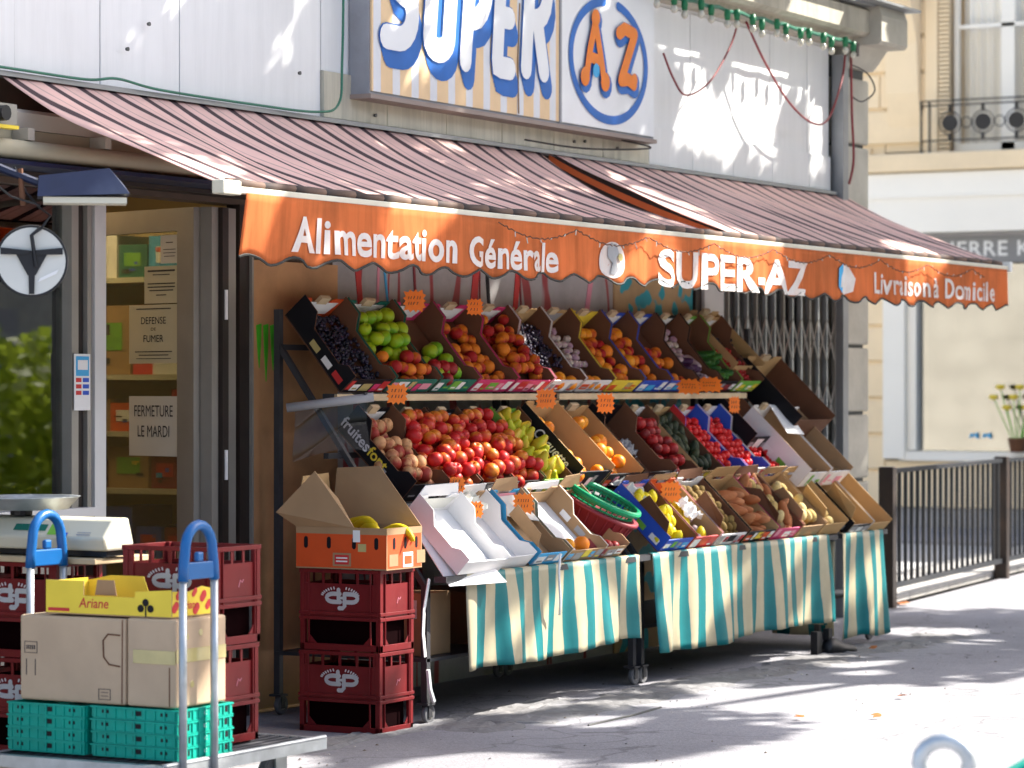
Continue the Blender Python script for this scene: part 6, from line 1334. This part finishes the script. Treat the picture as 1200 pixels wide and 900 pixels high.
# ------------------------------------------------------------------ street trees (outside the frame) that dapple the light, and the hedge the window mirrors
def tree(x, y, h, lean, label, nleaf, blobs, seed, keep=None, size=(.07, .11)):
    r_ = random.Random(seed); t = thing('plane_tree', label, 'tree', (x, y, 0), group='street trees')
    top = (x+lean[0], y+lean[1], h)
    MB().tube([(x, y, -.05), (x+.02, y, .6), (x+lean[0]*.3, y+lean[1]*.3, h*.45), top], [.20, .16, .13, .07], 12).build('trunk', 'bark', t, smooth=True)
    for (bx, by, bz, brx, bry, brz) in blobs[:7]:
        MB().tube([(x+lean[0]*.4, y+lean[1]*.4, h*.55), ((x+bx)/2, (y+by)/2, (h*.55+bz)/2+.3), (bx, by, bz)], [.08, .05, .02], 7).build('limb', 'bark', t, smooth=True)
    vs = []; fs = []; n = 0; vol = [b[3]*b[4]*b[5] for b in blobs]; tot = sum(vol)
    while n < nleaf:
        q = r_.uniform(0, tot); i = 0
        while q > vol[i] and i < len(vol)-1: q -= vol[i]; i += 1
        bx, by, bz, brx, bry, brz = blobs[i]
        while 1:
            a, b, c_ = r_.uniform(-1, 1), r_.uniform(-1, 1), r_.uniform(-1, 1); d = a*a+b*b+c_*c_
            if d < 1 and r_.random() < .35+.65*d: break
        p = Vector((bx+a*brx, by+b*bry, bz+c_*brz))
        if keep and not keep(p): n += .2; continue
        s = r_.uniform(*size); u = Vector((r_.gauss(0, 1), r_.gauss(0, 1), r_.gauss(0, .6))).normalized(); v = u.cross(Vector((r_.gauss(0, .5), r_.gauss(0, .5), 1))).normalized()
        k = len(vs); vs += [tuple(p-u*s), tuple(p+v*s*.8), tuple(p+u*s), tuple(p-v*s*.8)]; fs.append((k, k+1, k+2, k+3)); n += 1
    o = MB().add(vs, fs).build('crown', 'leaf', t); o['kind'] = 'stuff'; return t
def shadow_at(p, z=0): k = (p.z-z)/SUN.z; return p.x-SUN.x*k, p.y-SUN.y*k
def wall_hit(p): k = (p.y-YW)/SUN.y; return p.x-SUN.x*k, p.z-SUN.z*k
HOLE = random.Random(5)
holes = [(HOLE.uniform(8, 22), HOLE.uniform(2, 8), HOLE.uniform(.12, .34)) for _ in range(90)]
def keep(p):
    gx, gy = shadow_at(p)
    # open sky over the lower right pavement
    if gy < 5.2+.10*math.sin(gx*2.1) and gx > 9.3: return False
    if gy < 5.75 and gx > 9.3 and HOLE.random() < .35: return False
    if 6.5 < gy < 7.7 and 10.3 < gx < 16 and math.sin(gx*5.3+gy*2)+math.sin(gy*11-gx*3.1)+.5*math.sin(gx*13) > -.1: return False
    wx, wz = wall_hit(p)
    if p.y < YW and 15.0 < wx < 17.4 and 2.7 < wz < 3.7 and math.sin(wx*7+2*wz)+math.sin(wz*6-wx*3) > -.9: return False
    for hx, hy, hr in holes:
        if (gx-hx)**2*.5+(gy-hy)**2 < hr*hr: return False
    return True
rb = random.Random(3)
blA = [(19.5+rb.uniform(-5.2, 5), 2.6+rb.uniform(-1.7, 1.8), 6.7+rb.uniform(-.7, 1.0), rb.uniform(.9, 1.5), rb.uniform(.7, 1.2), rb.uniform(.5, .8)) for _ in range(28)]
blA += [(11.6+.72*i+rb.uniform(-.3, .3), 5.2+rb.uniform(-.9, .5), 5.9+rb.uniform(-.4, .7), .8, .7, .5) for i in range(15)]
tree(19.6, 2.6, 6.2, (-1.2, .8), 'tall plane tree by the kerb whose crown shades the shop', 30000, blA, 21, keep)
blB = [(36.5+rb.uniform(-2.5, 3), 2.2+rb.uniform(-2, 2), 7.2+rb.uniform(-1, 1.2), rb.uniform(.8, 1.3), rb.uniform(.8, 1.2), rb.uniform(.5, .8)) for _ in range(16)]
tree(37, .8, 6.6, (-.8, 1.0), 'second plane tree further down the pavement', 6000, blB, 22, keep)
op = thing('apartment_building', 'pale apartment building across the street, mirrored in the shop window', 'building', (30, -22, 0))
MB().box(-10, 90, -30, -22, 0, 11).build('wall', 'stone', op)
for i in range(26):
    for z_ in (1, 4.2, 7.4): MB().box(-6+i*3.4, -4.7+i*3.4, -21.99, -21.95, z_, z_+2).build('window', 'bggrey', op)
hd_ = MB(); rh = random.Random(8); vs = []; fs = []
for i in range(16000):
    x = rh.uniform(14, 46); z = rh.random()**.8*(1.75+.4*math.sin(x*.9)+.25*math.sin(x*2.3)); y = -7.0-.08*(x-14)+rh.gauss(0, .5)
    s = rh.uniform(.07, .13); u = Vector((rh.gauss(0, 1), rh.gauss(0, 1), rh.gauss(0, 1))).normalized(); v = u.cross(Vector((rh.gauss(0, 1), .2, 1))).normalized(); p = Vector((x, y, z)); k = len(vs)
    vs += [tuple(p-u*s), tuple(p+v*s), tuple(p+u*s), tuple(p-v*s)]; fs.append((k, k+1, k+2, k+3))
tag(hd_.add(vs, fs).build('hedge', 'leafd'), 'leafy green hedge across the street mirrored in the shop window', 'hedge', kind='stuff')
for i, (x, y) in enumerate(((20.5, -5.2), (28, -6), (37, -6.5))):
    o = MB().tube([(x, y, -.1), (x+.05, y, 3), (x-.1, y, 7)], [.22, .18, .14], 10).build('tree_trunk', 'bark', smooth=True); tag(o, ['nearest', 'middle', 'farthest'][i]+' bare trunk in front of the hedge across the street', 'tree trunk', 'trunks across the street')
